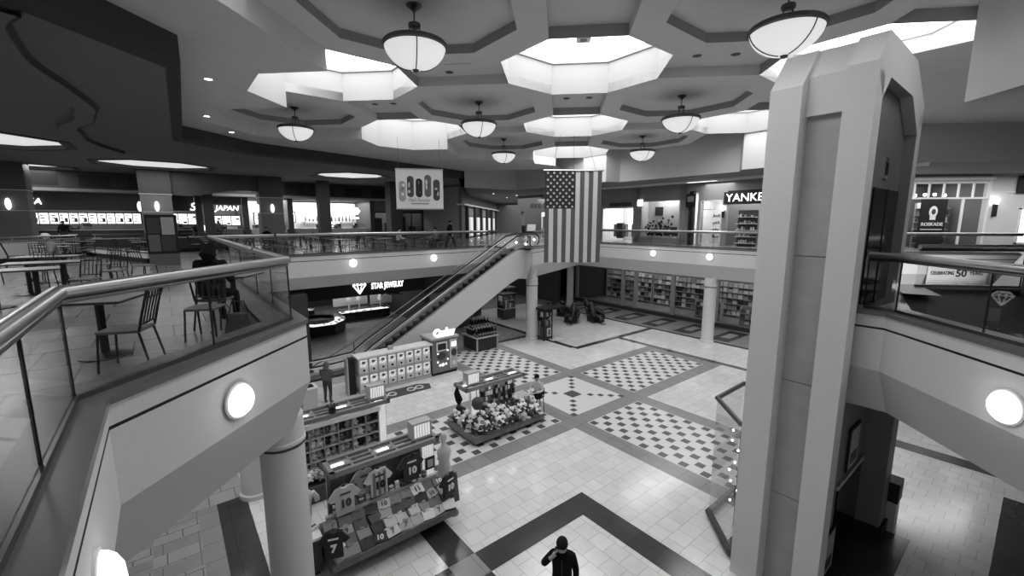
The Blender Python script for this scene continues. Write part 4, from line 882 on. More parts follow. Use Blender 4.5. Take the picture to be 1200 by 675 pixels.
# ---- clothes and gift displays along the lower hall
for k, (u, v, kind) in enumerate(((18.9, 28.6, 0), (20.5, 26.2, 1), (17.2, 28.5, 1), (22.6, 29, 0), (16.4, 26.2, 0), (19.0, 31.2, 1))):
    t = thing('display_cart', '%s dark display cart standing in the lower hall behind the white column' % ORD[k], 'display cart', U(u, v) + (0,), A45)
    b = MB(); b.box(-.6, .6, -.4, .4, .1, .8); b.build('body', DKGREY, t); b = MB(); b.box(-.65, .65, -.45, .45, .8, .86); b.build('top', LIGHTGREY, t); [MB().box(x - .03, x + .03, y - .03, y + .03, .0, 1.9).build('post', STEEL_DK, t) for x in (-.55, .55) for y in (-.35, .35)]
    b = MB(); b.box(-.7, .7, -.5, .5, 1.9, 2.0); b.build('canopy', BLACK if kind else MIDGREY, t); b = MB(); [b.box(-.55 + .22 * i, -.4 + .22 * i, -.3, .3, .86, .86 + R.uniform(.15, .6), m=R.randrange(3)) for i in range(5)]; b.build('merchandise', [PROD[1], PROD[4], PROD[7]], t)

for k, (x, y) in enumerate(((-6.5, 43), (-4.5, 46), (-6, 50), (-3.5, 52), (-1.5, 45), (1.5, 40.5))): dup(d0, (x, y, 10.25), label='lit downlight in the corridor ceiling behind the escalator head', group='downlights in the far corridor ceiling')
# ================================================================ KIOSKS ON THE LOWER FLOOR
STRIPE = emit('lit_stripe', .3); LAMP5 = emit('cart_lamp', 6.); LITBK = emit('machine_window_light', .42); GOODW = mat('cart_wood', 96, .4, noise=.15, nscale=8)
def cart_frame(t, L, D, zc, cx, cy, post_x, back=True, sign_x=None):
    """canopy ladder frame on posts, with its lit post and sign box"""
    h = D / 2
    b = MB(); b.box(cx - L / 2, cx + L / 2, cy - h, cy - h + .09, zc - .12, zc); b.box(cx - L / 2, cx + L / 2, cy + h - .09, cy + h, zc - .12, zc); b.box(cx - L / 2, cx - L / 2 + .1, cy - h, cy + h, zc - .12, zc); b.box(cx + L / 2 - .1, cx + L / 2, cy - h, cy + h, zc - .12, zc)
    b.box(cx - L / 2 + .1, cx + L / 2 - .1, cy - .12, cy - .05, zc - .08, zc - .02); b.box(cx - L / 2 + .1, cx + L / 2 - .1, cy + .08, cy + .13, zc - .08, zc - .02)
    n = int(L / .5)
    for k in range(1, n): b.box(cx - L / 2 + L * k / n - .03, cx - L / 2 + L * k / n + .03, cy - h + .05, cy + h - .05, zc - .10, zc - .03)
    b.build('canopy_frame', mat('canopy_metal', 128, .4), t)
    b = MB()
    for k in range(n): 
        if k % 2 == 0: b.box(cx - L / 2 + L * (k + .25) / n, cx - L / 2 + L * (k + .75) / n, cy - .04, cy + .07, zc - .10, zc - .05)
    b.build('lamp_tube', LAMP5, t)
    for x in post_x:
        b = MB(); b.box(x - .17, x + .17, cy - .06, cy + .06, 0, zc - .12); p = b.build('lit_post', WHITE, t)
        for k in range(5): b = MB(); b.box(x - .15 + .063 * k, x - .15 + .063 * k + .04, cy - .07, cy - .06, .5, zc - .2); b.build('light_strip', STRIPE, p)
    if sign_x is not None:
        b = MB(); b.box(sign_x - .26, sign_x + .26, cy - .14, cy + .14, zc, zc + .42); p = b.build('sign_box', LIGHTGREY, t)
        for k in range(6): b = MB(); b.box(sign_x - .21 + .072 * k, sign_x - .21 + .072 * k + .05, cy - .15, cy - .14, zc + .05, zc + .37); b.build('lit_bar', STRIPE, p)
# ---------------- 1: hat kiosk
O = (9.05, 12.2)
k1 = thing('hat_kiosk', 'kiosk heaped with baseball caps on the checkered floor with a seated clerk', 'kiosk', U(*O) + (0,), A45)
b = MB(); b.box(-1.45, 1.5, -.8, .8, .0, .12); b.build('plinth', BLACK, k1)
b = MB(); b.prism([(-1.55, -.92), (1.6, -.92), (1.6, .92), (-1.55, .92)], .12, .36); b.build('base_tray', WOOD_MID, k1)
b = MB(); b.add([(-1.5, -.88, .36), (1.55, -.88, .36), (1.55, -.3, .8), (-1.1, -.3, .8), (-1.1, .88, .8), (-1.5, .88, .36)], [(0, 1, 2, 3), (0, 3, 4, 5)]); b.box(-1.1, 1.55, -.3, .3, .36, .8); b.build('sloped_racks', DKGREY, k1)
b = MB(); b.box(-1.05, 1.5, -.36, -.3, .8, .9); b.build('front_lip', WOOD_MID, k1)
b = MB(); b.box(-.9, .85, -.03, .03, .8, 1.9); b.build('display_panel', mat('display_panel_grey', 60, .6), k1)
cart_frame(k1, 2.55, .78, 2.02, -.45, -.3 + .02, (-1.25 + .1, ), sign_x=-1.25)
b = MB(); b.box(.85, 1.58, -.28, .35, .8, .86); b.build('clerk_shelf', LIGHTGREY, k1)
b = MB(); b.lathe([(.0, 1.08), (.13, 1.12), (.2, 1.25), (.19, 1.4), (.1, 1.5), (0, 1.52)], 14, (-1.25, -.62, .1)); b.tube([(-1.25, -.6, 1.6), (-1.25, -.55, 1.95)], .012, 5); b.build('hanging_ball', DKGREY, k1, smooth=True)
b = MB(); b.tube([(-1.72, -.1, 1.95), (-1.75, -.12, 1.75), (-1.7, -.18, 1.5), (-1.72, -.2, 1.32)], [.03, .1, .13, .03], 7); b.box(-1.72, -1.5, -.12, -.08, 1.9, 1.94); b.build('hanging_scarf', CLOTH_BK, k1)
# hanging trinkets on the panel
for r in range(5):
    for c in range(15):
        if R.random() < .06: continue
        b = MB(); w = R.uniform(.035, .06); hh = R.uniform(.06, .1); b.box(-w, w, -.02, .02, -hh, hh); b.box(-.008, .008, -.01, .01, hh, hh + .05, 1)
        o = b.build('packaged_trinket', [R.choice(PROD), STEEL]); o.matrix_world = Matrix.Translation(U(*O) + (0,)) @ Matrix.Rotation(A45, 4, 'Z') @ Matrix.Translation((-.82 + .113 * c + R.uniform(-.02, .02), -.07, .98 + .2 * r))
        tag(o, 'small packaged trinket hanging on the hat kiosk display panel', 'trinket', 'trinkets on the hat kiosk panel')
def cap_mesh(c):
    b = MB(); b.lathe([(.105, 0), (.108, .03), (.1, .08), (.07, .125), (.03, .145), (0, .148)], 12)
    return b
def make_cap(mt, lb, grp):
    t = thing('baseball_cap', lb, 'cap', (0, 0, 0), 0, grp)
    cap_mesh(0).build('crown', mt, t, smooth=True)
    b = MB(); n = 9
    top = [(.105 * math.cos(a), .105 * math.sin(a), .012) for a in [-.95 + 1.9 * i / n for i in range(n + 1)]]; out = [(.09 + .13 * math.cos(a * 1.1), .135 * math.sin(a * 1.1) , -.005 - .02 * abs(math.sin(a))) for a in [-.95 + 1.9 * i / n for i in range(n + 1)]]
    b.add(top + out + [(p[0], p[1], p[2] - .008) for p in top] + [(p[0], p[1], p[2] - .008) for p in out], [(i, i + 1, n + 2 + i, n + 1 + i) for i in range(n)] + [(2 * n + 2 + i, 3 * n + 3 + i, 3 * n + 4 + i, 2 * n + 3 + i) for i in range(n)] + [(n + 1 + i, n + 2 + i, 3 * n + 4 + i, 3 * n + 3 + i) for i in range(n)])
    b.build('brim', mt, t); b = MB(); b.ball((0, 0, .15), .012, 6, 4); b.build('button', DKGREY, t); b = MB(); b.box(.098, .11, -.03, .03, .035, .08); b.build('front_badge', WHITE if mt in PROD[:4] else DKGREY, t); return t
shades = {0: 'black', 1: 'dark grey', 4: 'mid grey', 6: 'pale grey', 8: 'white'}
protos = {}
MK1 = Matrix.Translation(U(*O) + (0,)) @ Matrix.Rotation(A45, 4, 'Z')
def put_cap(x, y, z):
    s = R.choice([0, 0, 1, 4, 6, 8, 8, 8]); p = MK1 @ Vector((x, y, z)); lb = '%s baseball cap lying in the heap on the hat kiosk' % shades[s]; rz = A45 - PI / 2 + R.uniform(-.9, .9)
    if s not in protos: o = make_cap(PROD[s], lb, '%s caps on the hat kiosk' % shades[s]); o.location = p; o.rotation_euler[2] = rz; protos[s] = o
    else: o = dup(protos[s], p, rz)
    o.rotation_euler[0] = R.uniform(-.25, .25); o.scale = (1.12,) * 3
for r in range(4):
    for c in range(13): put_cap(-1.3 + 2.7 * c / 12 + R.uniform(-.05, .05), -.8 + .15 * r + R.uniform(-.02, .02), .42 + .115 * r)
for r in range(3):
    for c in range(5): put_cap(-1.42 + .13 * r, -.35 + .27 * c + R.uniform(-.03, .03), .43 + .14 * r)
for c in range(9): put_cap(-.85 + .2 * c, -.2 + R.uniform(-.03, .03), .86)
# ---------------- 2: jersey kiosk
O2 = (3.5, 9.4)
MK2 = Matrix.Translation(U(*O2) + (0,)) @ Matrix.Rotation(A45, 4, 'Z')
k2 = thing('jersey_kiosk', 'kiosk of football shirts with sloped racks in front of the near column', 'kiosk', U(*O2) + (0,), A45)
b = MB(); b.box(-1.35, 1.4, -.5, .75, 0, .14); b.build('plinth', BLACK, k2)
b = MB(); b.prism([(-1.4, -.72), (1.5, -.72), (1.5, .7), (-1.4, .7)], .14, .42); b.build('base_box', GOODW, k2)
b = MB(); b.add([(-1.42, -.98, .46), (1.5, -.98, .46), (1.5, -.2, 1.0), (-1.42, -.2, 1.0), (-1.42, -.98, .38), (1.5, -.98, .38), (1.5, -.2, .42), (-1.42, -.2, .42)], [(0, 1, 2, 3), (4, 7, 6, 5), (0, 4, 5, 1), (1, 5, 6, 2), (2, 6, 7, 3), (3, 7, 4, 0)]); b.build('sloped_table', GOODW, k2)
b = MB(); b.box(-1.42, 1.5, -1.01, -.97, .38, .54); b.build('front_lip', GOODW, k2); b = MB(); b.box(-1.3, 1.4, -.22, -.12, 1.0, 1.12); b.build('upper_shelf_lip', LIGHTGREY, k2)
b = MB(); b.box(-1.2, 1.1, -.02, .02, 1.0, 2.0); b.build('back_panel', DKGREY, k2)
cart_frame(k2, 2.62, .68, 2.2, .1, -.06, (1.22,), sign_x=1.05)
b = MB(); b.box(-1.22, -1.14, -.1, -.02, .4, 2.1); b.build('left_post', STEEL_DK, k2)
def jersey_bm(w, h, d=.05):
    b = MB(); o = [(-.16 * w, h), (-.30 * w, .98 * h), (-.62 * w, .62 * h), (-.48 * w, .52 * h), (-.34 * w, .68 * h), (-.35 * w, 0), (.35 * w, 0), (.34 * w, .68 * h), (.48 * w, .52 * h), (.62 * w, .62 * h), (.30 * w, .98 * h), (.16 * w, h), (0, .93 * h)]
    n = len(o); ctr = (0, .5 * h)
    b.add([(x, -d * (1 - (abs(x) / (.65 * w)) ** 2), z) for x, z in o] + [(0, -d * 1.4, .55 * h)] + [(x, d * .5, z) for x, z in o], [(i, (i + 1) % n, n) for i in range(n)] + [(i, n + 1 + i, n + 1 + (i + 1) % n, (i + 1) % n) for i in range(n)] + [tuple(reversed(range(n + 1, 2 * n + 1)))]); return b
def jersey(lb, x, y, z, w, h, mt, num, nm, tilt=0., stripes=False, rz=0., M=MK2, mann=True):
    p = M @ Vector((x, y, z)); t = thing('football_shirt', lb, 'football shirt', p, A45 + rz); t.rotation_euler[0] = tilt
    jersey_bm(w, h).build('shirt', mt, t)
    if stripes:
        b = MB(); [b.box(q * w - .05 * w, q * w + .05 * w, -.075, -.05, .02, .9 * h) for q in (-.22, 0, .22)]; b.build('stripes', MIDGREY, t)
    text(num, h * .36, nm, t, (0, -.08, .42 * h), bold=.01)
    b = MB(); b.box(-.2 * w, .2 * w, -.08, -.07, .74 * h, .80 * h); b.build('name_bar', nm, t)
    b = MB(); b.tube([(-.2, 0, h - .02), (0, 0, h + .04), (.2, 0, h - .02)], .012, 5); b.tube([(0, 0, h + .04), (0, 0, h + .14), (.03, 0, h + .18)], .008, 5); b.build('hanger', STEEL_DK, t); return t
jersey('pale football shirt numbered 10 hanging at left of kiosk', -.92, -.3, 1.12, .58, .66, PROD[6], '10', DKGREY)
jersey('striped football shirt numbered 10 hanging in the middle of kiosk', -.12, -.24, 1.2, .56, .66, PROD[7], '10', BLACK, stripes=True)
jersey('dark football shirt with white number 10 hanging by the lit post', .68, -.26, 1.26, .58, .66, PROD[1], '10', WHITE)
jersey('second pale football shirt hanging behind the striped one', -.42, -.12, 1.3, .5, .6, PROD[5], '7', DKGREY)
jersey('black football shirt numbered 10 hanging low at the right end', 1.42, -.78, .82, .5, .56, PROD[0], '10', WHITE, rz=.25)
jersey('black football shirt numbered 7 hanging low at left front corner', -1.38, -.98, .72, .5, .6, PROD[0], '7', WHITE, rz=-.35)
t = thing('framed_badge', 'small black framed badge fixed on the lit post of jersey kiosk', 'badge', MK2 @ Vector((1.25, -.16, 1.45)), A45); b = MB(); b.box(-.13, .13, -.02, .01, -.16, .16); b.build('frame', BLACK, t); b = MB(); b.box(-.08, .08, -.03, -.02, -.1, .1); b.build('crest', LIGHTGREY, t)
fold0 = {}
def folded(x, y, z, s, num, lb, sc=1., tilt=.62):
    key = (s, num); p = MK2 @ Vector((x, y, z))
    if key in fold0: o = dup(fold0[key], p, label=lb)
    else:
        o = thing('folded_shirt', lb, 'football shirt', p, A45); b = MB(); b.box(-.16, .16, -.13, .13, 0, .05); b.box(-.06, .06, .09, .14, .05, .065); b.build('folded_cloth', PROD[s], o, bev=.02)
        b = MB(); b.box(-.165, .165, -.135, -.13, .0, .03); b.build('hem', PROD[(s + 3) % 9], o)
        if num: text(num, .17, WHITE if s < 5 else DKGREY, o, (0, -.01, .056), (0, 0, 0), ext=.002, name='shirt_number', bold=.006)
        fold0[key] = o
    o.rotation_euler[0] = tilt; o['group'] = 'folded shirts on the jersey kiosk'; return o
nums = ['10', '9', '20', '7', '11', '10', '10', '8', '', '']
rowlab = ['front', 'middle', 'upper']
rowlab = ['front', 'second', 'third', 'uppermost']
for r in range(4):
    for c in range(10):
        s = R.choice(([0, 1, 2, 4, 6, 7] if c < 5 else [5, 6, 7, 8]) if r == 0 else [0, 0, 1, 1, 2, 5] if r == 2 else [1, 2, 3, 4, 6, 7]); nm = R.choice(nums) if r in (0, 2, 3) and R.random() < .42 else ''
        o = folded(-1.26 + .295 * c + R.uniform(-.025, .025), -.84 + .175 * r, .575 + .122 * r, s, nm, '%s folded football shirt counted from the left in the %s row of sloped rack' % (ORD[c], rowlab[r])); o.scale = (R.uniform(.86, 1.0), R.uniform(.8, .98), R.uniform(1.1, 1.9)); o.rotation_euler[2] = A45 + R.uniform(-.32, .32); o.rotation_euler[0] = .62 + R.uniform(-.16, .16)
for c in range(16):
    p = MK2 @ Vector((-1.1 + .145 * c, -.17, 1.13)); t = thing('small_scarf', 'small dark or striped scarf standing on the rack below hanging shirts', 'scarf', p, A45 + R.uniform(-.2, .2), 'small scarves below the hanging shirts'); b = MB(); hh = R.uniform(.1, .2); b.box(-.05, .05, -.04, .04, 0, hh); b.build('roll', R.choice(PROD), t, bev=.012); b = MB(); b.box(-.052, .052, -.042, .042, hh * .5, hh * .7); b.build('stripe', R.choice(PROD), t)
# left counter with white torso
t = thing('white_counter', 'small white side counter at left end of jersey kiosk', 'counter', MK2 @ Vector((-1.64, .05, 0)), A45); b = MB(); b.box(-.28, .16, -.45, .75, .08, .86); b.build('body', DKGREY, t); b = MB(); b.box(-.32, .18, -.5, .8, .86, .92); b.build('worktop', WHITE_GL, t); b = MB(); b.box(-.24, .12, -.4, .7, 0, .08); b.build('plinth', BLACK, t)
def torso(lb, x, y, z, mt, M=MK2, sc=1., num=None):
    t = thing('torso_form', lb, 'mannequin', M @ Vector((x, y, z)), A45); b = MB()
    pr = [(.13, 0), (.14, .1), (.13, .25), (.17, .42), (.19, .52), (.15, .6), (.06, .64), (.055, .72), (0, .73)]
    b.lathe([(r, q) for r, q in pr], 14, M=Matrix.Scale(.62, 4, (0, 1, 0))); b.build('torso', mt, t, smooth=True)
    for s in (-1, 1): b = MB(); b.tube([(s * .17, 0, .55), (s * .25, -.01, .42), (s * .27, -.02, .32)], [.06, .06, .055], 8); b.build('sleeve', mt, t, smooth=True)
    b = MB(); b.cyl((0, 0), .1, -.02, .02, 12); b.build('stand', STEEL, t); t.scale = (sc,) * 3; return t
torso('white shirted torso form on the white side counter', -1.6, .35, .95, PROD[7])
for k, (x, y) in enumerate(((-1.75, -.35), (-1.55, -.1), (-1.72, .12))):
    t = thing('boxed_souvenir', ('near', 'middle', 'far')[k] + ' white boxed souvenir lying on the side counter', 'box', MK2 @ Vector((x, y, .93)), A45 + .3 * k); b = MB(); b.box(-.1, .1, -.07, .07, 0, .06); b.build('carton', WHITE, t); b = MB(); b.box(-.05, .06, -.03, .03, .06, .065); b.build('print', DKGREY, t)
# right end: pale dress on a stand, dark garments
t = thing('dress_form', 'tall pale long dress form standing at right end of jersey kiosk', 'mannequin', MK2 @ Vector((1.78, .05, 0)), A45)
b = MB(); b.lathe([(.24, .35), (.26, .5), (.2, .95), (.15, 1.2), (.2, 1.45), (.19, 1.55), (.08, 1.66), (.06, 1.74), (.09, 1.82), (.1, 1.9), (.06, 1.98), (0, 2.0)], 14, M=Matrix.Scale(.7, 4, (0, 1, 0))); b.build('dress', PROD[6], t, smooth=True); b = MB(); b.cyl((0, 0), .03, 0, .4, 8); b.cyl((0, 0), .22, 0, .03, 14); b.build('stand', STEEL_DK, t)
t = thing('hanging_trousers', 'dark garment hanging behind the low black shirt at right end', 'garment', MK2 @ Vector((1.72, -.48, .35)), A45); b = MB(); b.prism([(-.15, -.07), (.15, -.07), (.15, .07), (-.15, .07)], 0, .75, top=[(-.1, -.04), (.1, -.04), (.1, .04), (-.1, .04)]); b.build('cloth', CLOTH_GR, t); b = MB(); b.cyl((0, 0), .015, -.35, .0, 6); b.cyl((0, 0), .14, -.35, -.32, 10); b.box(-.12, .12, -.01, .01, .75, .78); b.build('stand', STEEL_DK, t)
# ---------------- 3: toy kiosk with cubby wall
O3 = (3.6, 12.4); MK3 = Matrix.Translation(U(*O3) + (0,)) @ Matrix.Rotation(A45, 4, 'Z')
k3 = thing('toy_kiosk', 'toy kiosk with wire cubby wall of plush toys behind the jersey kiosk', 'kiosk', U(*O3) + (0,), A45)
b = MB(); b.box(-1.4, 1.3, -.35, .4, 0, .12); b.build('plinth', BLACK, k3); b = MB(); b.box(-1.45, 1.35, -.45, .45, .12, .55); b.build('base_box', GOODW, k3)
cart_frame(k3, 2.6, .8, 2.2, 0, .0, (1.12,), sign_x=1.02)
b = MB(); b.box(-1.4, .95, -.02, .02, .55, 2.02); b.build('back_panel', DKGREY, k3); b = MB(); b.box(-1.4, .98, -.42, -.36, 1.92, 2.05); b.build('white_valance', WHITE, k3)
b = MB()
for c in range(7): b.box(-1.4 + .39 * c - .008, -1.4 + .39 * c + .008, -.38, -.02, .58, 1.95)
for r in range(5): b.box(-1.4, .95, -.38, -.02, .58 + .34 * r - .008, .58 + .34 * r + .008)
b.build('wire_cubbies', LIGHTGREY, k3)
plush = {}
def plush_toy(x, y, z, M, s, lb, grp, sc=1.):
    p = M @ Vector((x, y, z)); rz = A45 + R.uniform(-.5, .5)
    if s in plush: o = dup(plush[s], p, rz, lb, grp)
    else:
        o = thing('plush_toy', lb, 'plush toy', p, rz, grp); b = MB(); b.ball((0, 0, .08), (.085, .07, .085), 9, 6); b.build('body', PROD[s], o, smooth=True); b = MB(); b.ball((0, -.01, .2), (.075, .07, .068), 9, 6); hd_ = b.build('head', PROD[s], o, smooth=True)
        for q in (-1, 1):
            b = MB(); b.ball((q * .055, 0, .265), (.028, .015, .028), 6, 4); b.build('ear', PROD[max(0, s - 2)], hd_); b = MB(); b.ball((q * .07, -.05, .03), (.035, .05, .03), 6, 4); b.build('foot', PROD[max(0, s - 1)], o); b = MB(); b.ball((q * .09, -.03, .12), (.025, .03, .045), 6, 4); b.build('arm', PROD[s], o)
        b = MB(); b.ball((0, -.075, .19), (.03, .02, .022), 6, 4); b.build('muzzle', PROD[min(8, s + 2)], hd_); plush[s] = o
    o.scale = (sc,) * 3; return o
SH9 = ['black', 'very dark', 'dark grey', 'grey', 'mid grey', 'silver grey', 'pale grey', 'off-white', 'white']
for r in range(4):
    for c in range(6):
        for q in range(2):
            s = R.choice([0, 2, 3, 5, 6, 7, 8, 8]); plush_toy(-1.3 + .39 * c + .17 * q + R.uniform(-.02, .02), -.22, .6 + .34 * r, MK3, s, '%s plush toy in the wire cubbies of the toy kiosk' % SH9[s], '%s plush toys in the wire cubbies' % SH9[s], R.uniform(.85, 1.05))
for k in range(16):
    s = R.choice([2, 5, 7, 8]); plush_toy(-1.35 + R.uniform(0, .9), -.6 + R.uniform(-.12, .1), .52 + R.uniform(0, .1), MK3, s, '%s plush toy in the bin at foot of the cubby wall' % SH9[s], '%s plush toys in the toy kiosk bin' % SH9[s], .9)
t = thing('toy_bin', 'dark floor bin of plush toys at front left of the toy kiosk', 'bin', MK3 @ Vector((-.9, -.66, 0)), A45); b = MB(); b.prism([(-.55, -.18), (.55, -.18), (.55, .18), (-.55, .18)], .05, .52); b.build('body', DKGREY, t); b = MB(); b.box(-.58, .58, -.2, .2, .48, .53); b.build('rim', STEEL_DK, t); b = MB(); [b.cyl((x, y), .04, 0, .06, 8) for x in (-.45, .45) for y in (-.1, .1)]; b.build('castor', BLACK, t)
for k in range(4):
    t = thing('stacked_carton', '%s pale carton of the stack beside the toy kiosk bin' % ('lowest', 'second', 'third', 'topmost')[k], 'carton', MK3 @ Vector((-1.62, -.95, .27 * k)), A45 + .08 * k); b = MB(); b.box(-.2, .2, -.17, .17, 0, .262); b.build('box', PROD[6 + (k % 2)], t); b = MB(); b.box(-.205, .205, -.04, .04, .1, .264); b.build('tape', PROD[3], t)
t = thing('paper_bag_plant', 'small spiky dark plant on top of the toy kiosk canopy', 'plant', MK3 @ Vector((-.35, -.3, 2.2)), A45); b = MB(); b.cyl((0, 0), .1, 0, .12, 8); b.build('pot', BLACK, t); b = MB(); [b.tube([(0, 0, .1), (.12 * math.cos(a), .12 * math.sin(a), .22), (.2 * math.cos(a), .2 * math.sin(a), .2)], [.02, .02, .004], 5) for a in [q * PI / 4 for q in range(8)]]; b.build('leaves', BLACK, t)
# ---------------- capsule machines
GP = mat('capsule_machine_shell', 232, .35); GM = U(7.85, 18.5)
t = thing('display_slab', 'black upright panel with pale edge at left end of capsule machines', 'panel', U(5.85, 18.5) + (0,), A45); b = MB(); b.box(-.14, .16, -.1, .25, 0, 1.62); b.build('board', BLACK, t); b = MB(); b.box(-.2, -.14, -.12, .25, 0, 1.66); b.build('pale_edge', LIGHTGREY, t)
t = thing('machine_rack', 'pale steel rack and roof board holding the two tiers of capsule machines', 'rack', GM + (0,), A45); b = MB(); b.box(-1.75, 1.75, -.3, .34, .0, .16); b.box(-1.75, 1.75, -.3, .34, .84, .9); b.box(-1.75, 1.75, .3, .34, 0, 1.6); b.build('shelves', LIGHTGREY, t); b = MB(); b.box(-1.82, 1.82, -.36, .38, 1.6, 1.68); b.build('roof_board', WHITE, t); b = MB(); b.box(-.25, -.05, -.05, .15, 1.68, 1.85); b.build('top_box', LIGHTGREY, t)
g0_ = None
for r in range(2):
    for c in range(8):
        p = Vector(GM + (.17 + .73 * r,)) + Vector(U(-1.52 + .434 * c, 0) + (0,)); lb = '%s capsule toy machine from the left in the %s tier' % (ORD[c], ('lower', 'upper')[r])
        if g0_ is None:
            g0_ = thing('capsule_machine', lb, 'capsule machine', p, A45); b = MB(); b.box(-.2, .2, -.27, .28, 0, .66); b.build('shell', GP, g0_, bev=.02)
            b = MB(); b.box(-.16, .16, -.285, -.27, .3, .62); w_ = b.build('window', GLASS_CL, g0_); b = MB(); [b.ball((-.12 + .06 * (q % 5), -.275 + .01 * (q % 3), .34 + .055 * (q // 5)), (.028, .012, .028), 6, 4, m=q % 3) for q in range(25)]; b.build('capsules', [PROD[8], PROD[5], PROD[7]], g0_)
            b = MB(); b.box(-.19, .19, -.28, -.27, .03, .27); b.build('dial_panel', PROD[7], g0_); b = MB(); b.box(-.155, .155, -.272, -.27, .305, .615); b.build('lit_backdrop', LITBK, g0_); b = MB(); b.box(-.1, .1, -.29, -.28, .06, .24); dd = b.build('dial_plate', WHITE, g0_); b = MB(); b.cyl((0, 0), .05, 0, .03, 12, M=Matrix.Translation((0, -.29, .16)) @ Matrix.Rotation(PI / 2, 4, 'X')); b.build('dial', BLACK, dd)
            b = MB(); b.box(-.08, .08, -.284, -.28, .44, .56); b.build('price_card', PROD[3], g0_)
        else: dup(g0_, p, label=lb)
t = thing('floor_mat', 'dark floor mat with paired white rings in front of capsule machines', 'mat', U(7.2, 17.3) + (0,), A45); b = MB(); b.prism([(-1.6, -.35), (1.7, -.35), (1.9, .2), (1.4, .5), (-1.6, .5)], .006, .02); b.build('mat', DKGREY, t); b = MB()
for x in (-.4, .0, .9, 1.3): b.tube([(x + .17 * math.cos(a * PI / 8), .05 + .17 * math.sin(a * PI / 8), .025) for a in range(16)], .03, 5, closed=True)
b.build('rings', WHITE, t)
# ---------------- photo booth machine
t = thing('photo_machine', 'grey photo machine topped with white balloon letters beside capsule machines', 'photo machine', U(10.37, 18.75) + (0,), A45); PMG = mat('booth_grey', 118, .4)
b = MB(); b.prism([(-.68, -.5), (.7, -.5), (.7, .55), (-.68, .55)], .0, .12); b.build('plinth', BLACK, t); b = MB(); b.box(-.7, .72, -.55, .6, .12, 1.82); b.build('cabinet', PMG, t, bev=.04); b = MB(); b.box(-.76, .78, -.6, .65, 1.8, 1.9); b.build('top_edge', LIGHTGREY, t)
b = MB(); b.box(-.48, .1, -.6, -.55, 1.22, 1.66); f_ = b.build('screen_frame', WHITE, t); b = MB(); b.box(-.42, .04, -.61, -.6, 1.28, 1.6); b.build('screen', mat('screen_dark', 40, .15), f_)
b = MB(); b.box(.26, .68, -.6, -.55, .25, 1.72); f_ = b.build('side_panel', WHITE, t, bev=.03); b = MB(); b.box(.3, .64, -.61, -.6, .29, 1.68); b.build('panel_face', LIGHTGREY, f_); b = MB(); b.box(.33, .61, -.62, -.61, 1.35, 1.6); b.build('lit_label', LIT_SOFT, f_); b = MB(); b.ball((.47, -.615, 1.05), (.16, .02, .2), 14, 6); b.build('oval_window', DKGREY, f_); b = MB(); b.box(.38, .56, -.62, -.61, .4, .62); b.build('coin_plate', WHITE, f_)
b = MB(); b.ball((-.2, -.56, .95), (.26, .03, .2), 14, 6); b.build('dark_emblem', DKGREY, t)
for x, z, r in ((-.4, 1.1, .05), (.14, 1.2, .05), (.14, .75, .045), (-.42, .68, .05), (-.3, .5, .06), (-.14, .5, .085), (.04, .52, .06)):
    b = MB(); b.ball((x, -.57, z), (r, .02, r), 10, 6); b.build('round_button', LIT_SOFT, t)
text('Quby', .52, LIT_SOFT, t, (.06, -.4, 2.08), ext=.05, bold=.025, name='balloon_letters')
# ---------------- bottle cart under the escalator
t = thing('bottle_cart', 'dark two-tier cart of bottles beneath the escalator', 'display cart', U(14.35, 20.9) + (0,), A45)
b = MB(); b.box(-.72, .72, -.72, .75, .06, .78); b.build('body', mat('cart_dark_panel', 48, .5), t); [MB().box(x - .04, x + .04, y - .04, y + .04, 0, .82).build('corner_post', LIGHTGREY, t) for x in (-.72, .72) for y in (-.72, .75)]
b = MB(); b.box(-.82, .82, -.82, .85, .78, .84); b.build('lower_tray', LIGHTGREY, t); b = MB(); b.box(-.6, .6, -.05, .6, .84, 1.2); b.build('riser', BLACK, t); b = MB(); b.box(-.68, .68, -.15, .68, 1.2, 1.25); b.build('upper_tray', LIGHTGREY, t)
MBc = Matrix.Translation(U(14.35, 20.9) + (0,)) @ Matrix.Rotation(A45, 4, 'Z'); bo = None
for z, y, n, x0, dx, w_ in ((.84, -.62, 8, -.68, .195, 'lower front row'), (.84, -.38, 7, -.62, .2, 'lower second row'), (1.25, 0, 7, -.56, .187, 'upper front row'), (1.25, .3, 6, -.5, .2, 'upper second row')):
    for k in range(n):
        p = MBc @ Vector((x0 + dx * k, y, z)); lb = '%s bottle from the left in the %s of the bottle cart' % (ORD[k], w_)
        if bo is None:
            bo = thing('tall_bottle', lb, 'bottle', p); b = MB(); b.lathe([(.05, 0), (.062, .02), (.062, .2), (.024, .3), (.022, .4), (0, .4)], 10); b.build('body', BLACK_GLOSS, bo, smooth=True); b = MB(); b.lathe([(.026, .38), (.026, .45), (0, .45)], 8); b.build('cap', LIGHTGREY, bo); b = MB(); b.lathe([(.0635, .07), (.0635, .16)], 10); b.build('paper_label', PROD[4], bo)
        else: o = dup(bo, p, label=lb); o.scale = (1.15, 1.15, 1.35)
